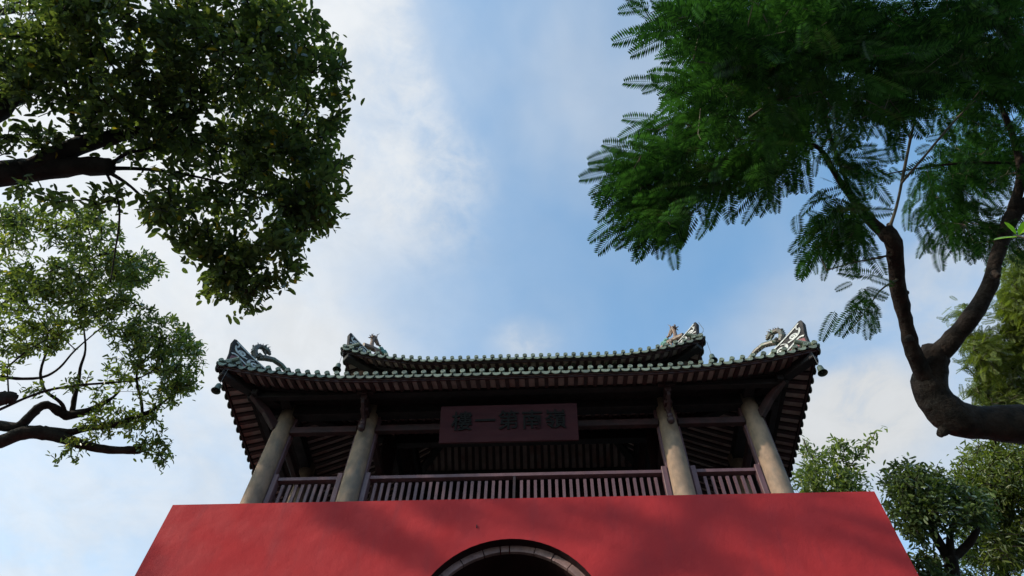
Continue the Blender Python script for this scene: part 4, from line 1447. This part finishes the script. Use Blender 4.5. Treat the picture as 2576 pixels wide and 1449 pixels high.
E3 = [(1900, 60, 250, 90, 1.1, 4.5, 6.2), (1720, 40, 100, 50, .8, 4.4, 5.4), (1800, 180, 130, 110, 1.1, 4.4, 6), (2050, 190, 300, 160, 1.2, 4.6, 6.6), (2350, 100, 260, 120, 1.0, 5.4, 7.6),
      (1720, 330, 100, 60, 1.0, 4.3, 5.6), (1600, 400, 60, 36, .8, 4.3, 5), (1690, 200, 40, 30, .5, 4.3, 5), (1650, 490, 100, 50, .9, 4.3, 5.2), (1590, 550, 40, 30, .9, 4.3, 4.9), (1690, 560, 40, 30, .9, 4.3, 4.9), (1600, 450, 60, 40, .8, 4.3, 5), (1850, 370, 180, 80, 1.1, 4.5, 6), (1830, 465, 120, 35, .8, 4.4, 5.4),
      (1920, 430, 50, 40, .6, 4.4, 5.2), (2470, 220, 130, 150, 1.2, 6.4, 8), (2490, 390, 100, 80, 1.1, 6.6, 8), (2390, 480, 110, 60, .7, 6, 7.6), (2150, 420, 50, 40, .4, 5.2, 6.2),
      (2095, 580, 75, 36, .75, 5.0, 5.8), (2070, 630, 55, 32, .65, 5.0, 5.8), (2160, 650, 30, 35, .5, 5.2, 5.8), (2230, 430, 60, 40, .15, 6.2, 6.8), (2420, 590, 95, 40, 1.0, 6.4, 7.4), (2158, 788, 40, 20, 2.4, 5.2, 5.7),
      (2180, 720, 18, 25, .5, 5.3, 5.8), (2200, 330, 60, 40, .3, 5.8, 6.6), (2560, 580, 60, 60, .6, 6.2, 7.5), (2350, 620, 40, 25, .4, 6, 7),
      (2000, -220, 480, 210, .7, 4.6, 8), (2760, 250, 180, 420, .7, 6, 9)]
tips = sample_tips(E3, 980, 2.4, .08, 31)
segs, dirs = grow(limbs, tips, 3)
twig_mesh('twigs', segs, .0028, .42, M_twig, t3, kind='stuff')
FEA = tmpl_feather(.245, .135, 17, .10)
hub = np.array([at_dist(2080, 60, 5.0)])
outd = tips - hub; outd[:, 2] = 0
outd /= np.linalg.norm(outd, axis=1, keepdims=True)
dirs = dirs / np.linalg.norm(dirs, axis=1, keepdims=True) * .55 + outd * .8
dirs[:, 2] *= .3
foliage(t3, tips, dirs, 5, FEA, M_frond, 300, 'feather_leaf', 7, spread=.035, back=.30, sag=.05, flat=.26, ang=(6, 70), smin=.5, smax=1.1, zf=.45)

# --- pale tree behind the terrace, right of the pavilion
t4 = thing('slender_tree', (6.6, 13.6, 0), 'small open tree behind the right end of the red wall beside the pavilion', 'tree')
limbs = []
limbs.append(limb([(2110, 1330, 17.2, 18), (2125, 1250, 17.1, 14), (2132, 1190, 17, 12), (2134, 1165, 17, 11)], 'trunk', M_bark, t4, blunt=True, extra=[(6.6, 12.9, -.1, .16), (6.4, 12.6, 4, .12)], n=10))
limbs.append(limb([(2100, 1290, 17.2, 8), (2060, 1210, 17, 6), (2048, 1160, 16.9, 5), (2030, 1130, 16.9, 5), (2022, 1105, 16.9, 4)], 'branch', M_twig, t4, n=6))
limbs.append(limb([(2132, 1180, 17, 4), (2160, 1145, 17, 3), (2190, 1108, 17, 2), (2203, 1088, 17, 1.5)], 'branch', M_twig, t4, n=5))
E4 = [(2030, 1210, 40, 45, 1, 16, 18), (2080, 1205, 60, 45, 1.1, 16, 18), (2140, 1215, 50, 35, 1, 16.2, 18), (2120, 1150, 40, 40, .6, 16.4, 17.6), (2070, 1150, 45, 25, .45, 16.4, 17.6),
      (2170, 1130, 25, 25, .3, 16.6, 17.4), (2195, 1100, 12, 12, .4, 16.8, 17.2), (2020, 1135, 18, 20, .5, 16.5, 17.3), (2095, 1120, 20, 18, .4, 16.6, 17.2), (2090, 1290, 100, 60, .8, 16, 18)]
tips = sample_tips(E4, 330, 1.8, .0, 41)
segs, dirs = grow(limbs, tips, 4)
twig_mesh('twigs', segs, .005, .40, M_bark, t4, kind='stuff')
foliage(t4, tips, dirs, 11, tmpl_leaf(.125, .042, .15, .12), M_leaf2, 150, 'leaf', 8, spread=.05, back=.28, flat=.8, ang=(25, 75))

# --- yellow-green tree, far right, behind
t6 = thing('yellow_green_tree', (10.5, 14.5, 0), 'tall bushy yellow-green tree along the right edge, behind the dark bush', 'tree')
limbs = [limb([(2560, 1500, 16, 26), (2540, 1350, 15.6, 22), (2520, 1220, 15.2, 16), (2500, 1120, 15, 10), (2520, 1000, 15, 6), (2550, 850, 15, 4)], 'trunk', M_bark, t6, extra=[(10.4, 11.6, -.1, .22), (9.6, 11.2, 5, .18)], n=10)]
E6 = [(2470, 1185, 80, 50, 1, 14, 16), (2530, 1200, 80, 70, 1, 14, 16.5), (2540, 1330, 80, 110, 1.1, 14, 16.5), (2470, 1330, 80, 90, 1, 14, 16), (2450, 1430, 110, 50, 1, 14, 16), (2440, 1240, 70, 40, .8, 14.4, 16),
      (2545, 1080, 55, 40, .6, 14.4, 16), (2480, 1130, 50, 22, .6, 14.5, 15.8), (2620, 1200, 90, 250, .9, 14, 17)]
tips = sample_tips(E6, 1700, 1.2, -.05, 61)
segs, dirs = grow(limbs, tips, 6)
twig_mesh('twigs', segs, .006, .38, M_bark, t6, kind='stuff')
foliage(t6, tips, dirs, 10, tmpl_leaf(.115, .028, .12, .15), M_leaf6, 150, 'leaf', 9, spread=.06, back=.3, flat=.8, sag=.1, ang=(20, 75))

# --- feathery pale tree seen behind the forked trunk
t7 = thing('weeping_tree', (9.8, 9.4, 0), 'soft drooping light green tree between the forked trunk and the right edge', 'tree')
limbs = [limb([(2700, 1300, 13.4, 22), (2640, 1100, 13, 18), (2600, 950, 12.8, 12), (2575, 820, 12.7, 8), (2580, 720, 12.7, 5)], 'trunk', M_bark, t7, extra=[(9.9, 9.2, -.1, .2), (9.4, 8.9, 4, .17)], n=10),
         limb([(2610, 980, 12.8, 8), (2550, 930, 12.5, 6), (2490, 900, 12.3, 4), (2450, 880, 12.2, 3)], 'branch', M_bark, t7, n=6),
         limb([(2640, 1080, 13, 8), (2560, 1040, 12.7, 6), (2490, 1000, 12.5, 3)], 'branch', M_bark, t7, n=6)]
E7 = [(2530, 890, 75, 75, 1.1, 11.8, 13.6), (2470, 880, 45, 40, .6, 11.8, 13), (2560, 780, 45, 60, .8, 12, 13.4), (2440, 800, 25, 22, .5, 12, 12.8), (2500, 985, 55, 35, .7, 12, 13.4), (2555, 1010, 45, 40, .8, 12, 13.4),
      (2450, 930, 25, 14, .5, 12, 13), (2640, 850, 80, 250, .8, 12, 14), (2560, 680, 40, 50, .5, 12, 13.4)]
tips = sample_tips(E7, 800, 1.5, -.05, 71)
segs, dirs = grow(limbs, tips, 7)
twig_mesh('twigs', segs, .005, .38, M_twig, t7, kind='stuff')
dirs = dirs / np.linalg.norm(dirs, axis=1, keepdims=True) * .6
dirs[:, 2] -= .5
foliage(t7, tips, dirs, 6, tmpl_feather(.21, .10, 11, .15), M_leaf6, 120, 'feather_leaf', 10, spread=.05, back=.3, sag=.2, flat=.4, ang=(10, 65), zf=.5)

# --- dark bush with a V-shaped trunk beside the wall
t5 = thing('dark_bushy_tree', (5.6, 8.6, 0), 'dark glossy-leaved small tree with a V-shaped fork, right beside the red wall', 'tree')
limbs = []
limbs.append(limb([(2392, 1560, 11.4, 34), (2398, 1470, 11.2, 30), (2394, 1420, 11.1, 30), (2390, 1400, 11.1, 28)], 'trunk', M_bark, t5, extra=[(5.4, 8.4, -.1, .14), (5.3, 8.4, 3, .12)], n=10))
limbs.append(limb([(2392, 1412, 11.1, 24), (2365, 1370, 11.1, 22), (2345, 1330, 11, 18), (2325, 1290, 11, 13), (2300, 1240, 10.9, 8), (2270, 1200, 10.9, 4)], 'branch', M_bark, t5, n=10))
limbs.append(limb([(2392, 1400, 11.1, 20), (2390, 1360, 11.1, 15), (2395, 1330, 11.1, 13), (2430, 1295, 11.1, 10), (2450, 1250, 11.1, 6)], 'branch', M_bark, t5, n=10))
limbs.append(limb([(2395, 1405, 11.1, 20), (2425, 1380, 11.2, 18), (2450, 1350, 11.2, 16), (2462, 1310, 11.3, 13), (2480, 1260, 11.3, 8)], 'branch', M_bark, t5, n=10))
limbs.append(limb([(2388, 1335, 11.1, 5), (2350, 1315, 11, 4), (2310, 1290, 10.9, 3)], 'branch', M_bark, t5, n=6))
E5 = [(2265, 1205, 50, 38, .8, 10.2, 11.6), (2225, 1190, 12, 14, .4, 10.4, 11), (2330, 1235, 70, 48, 1.1, 10.2, 11.8), (2270, 1270, 45, 40, .8, 10.2, 11.6), (2300, 1320, 50, 40, .8, 10.2, 11.4), (2390, 1270, 80, 55, 1.1, 10.2, 11.8),
      (2245, 1240, 20, 20, .5, 10.4, 11.2), (2255, 1310, 25, 25, .4, 10.4, 11.2), (2450, 1290, 50, 50, .7, 10.4, 11.8), (2330, 1420, 45, 35, .7, 10.2, 11.4), (2310, 1375, 30, 25, .35, 10.2, 11.2),
      (2340, 1180, 40, 20, .5, 10.4, 11.4), (2350, 1500, 80, 60, .8, 10.2, 11.6)]
tips = sample_tips(E5, 680, 2.2, .05, 51)
segs, dirs = grow(limbs, tips, 5)
twig_mesh('twigs', segs, .0045, .42, M_bark, t5, kind='stuff')
foliage(t5, tips, dirs, 10, tmpl_leaf(.092, .032, .15, .15), M_leaf5, 200, 'leaf', 11, spread=.04, back=.22, flat=.8, sag=.1, ang=(25, 75))

# --- bright young shoot close to the camera at the right edge
ts = thing('young_shoot', tuple(at_dist(2600, 600, 2.6)), 'bright yellow-green young shoot at the right edge in front of the forked tree', 'shoot')
MB().tube([at_dist(2660, 640, 2.6), at_dist(2600, 605, 2.6), at_dist(2556, 592, 2.6)], [.004, .003, .002], 6).build('stem', M_twig, ts)
for (a, b, c, d, l, w_) in ((2560, 596, 2512, 598, .078, .026), (2562, 592, 2590, 556, .085, .030), (2556, 590, 2530, 556, .066, .018)):
    p = at_dist(a, b, 2.6); q = at_dist(c, d, 2.56)
    tm = tmpl_leaf(l, w_, .14, .08)
    r_ = frames(np.array([q - p]), np.array([[.2, -.9, .5]]))
    singles('leaf', tm, np.array([p]), r_, np.array([1.0]), M_shoot, ts)

print('objects', len(bpy.data.objects), 'tris', sum(len(o.data.polygons) * 2 for o in bpy.data.objects if o.type == 'MESH'))
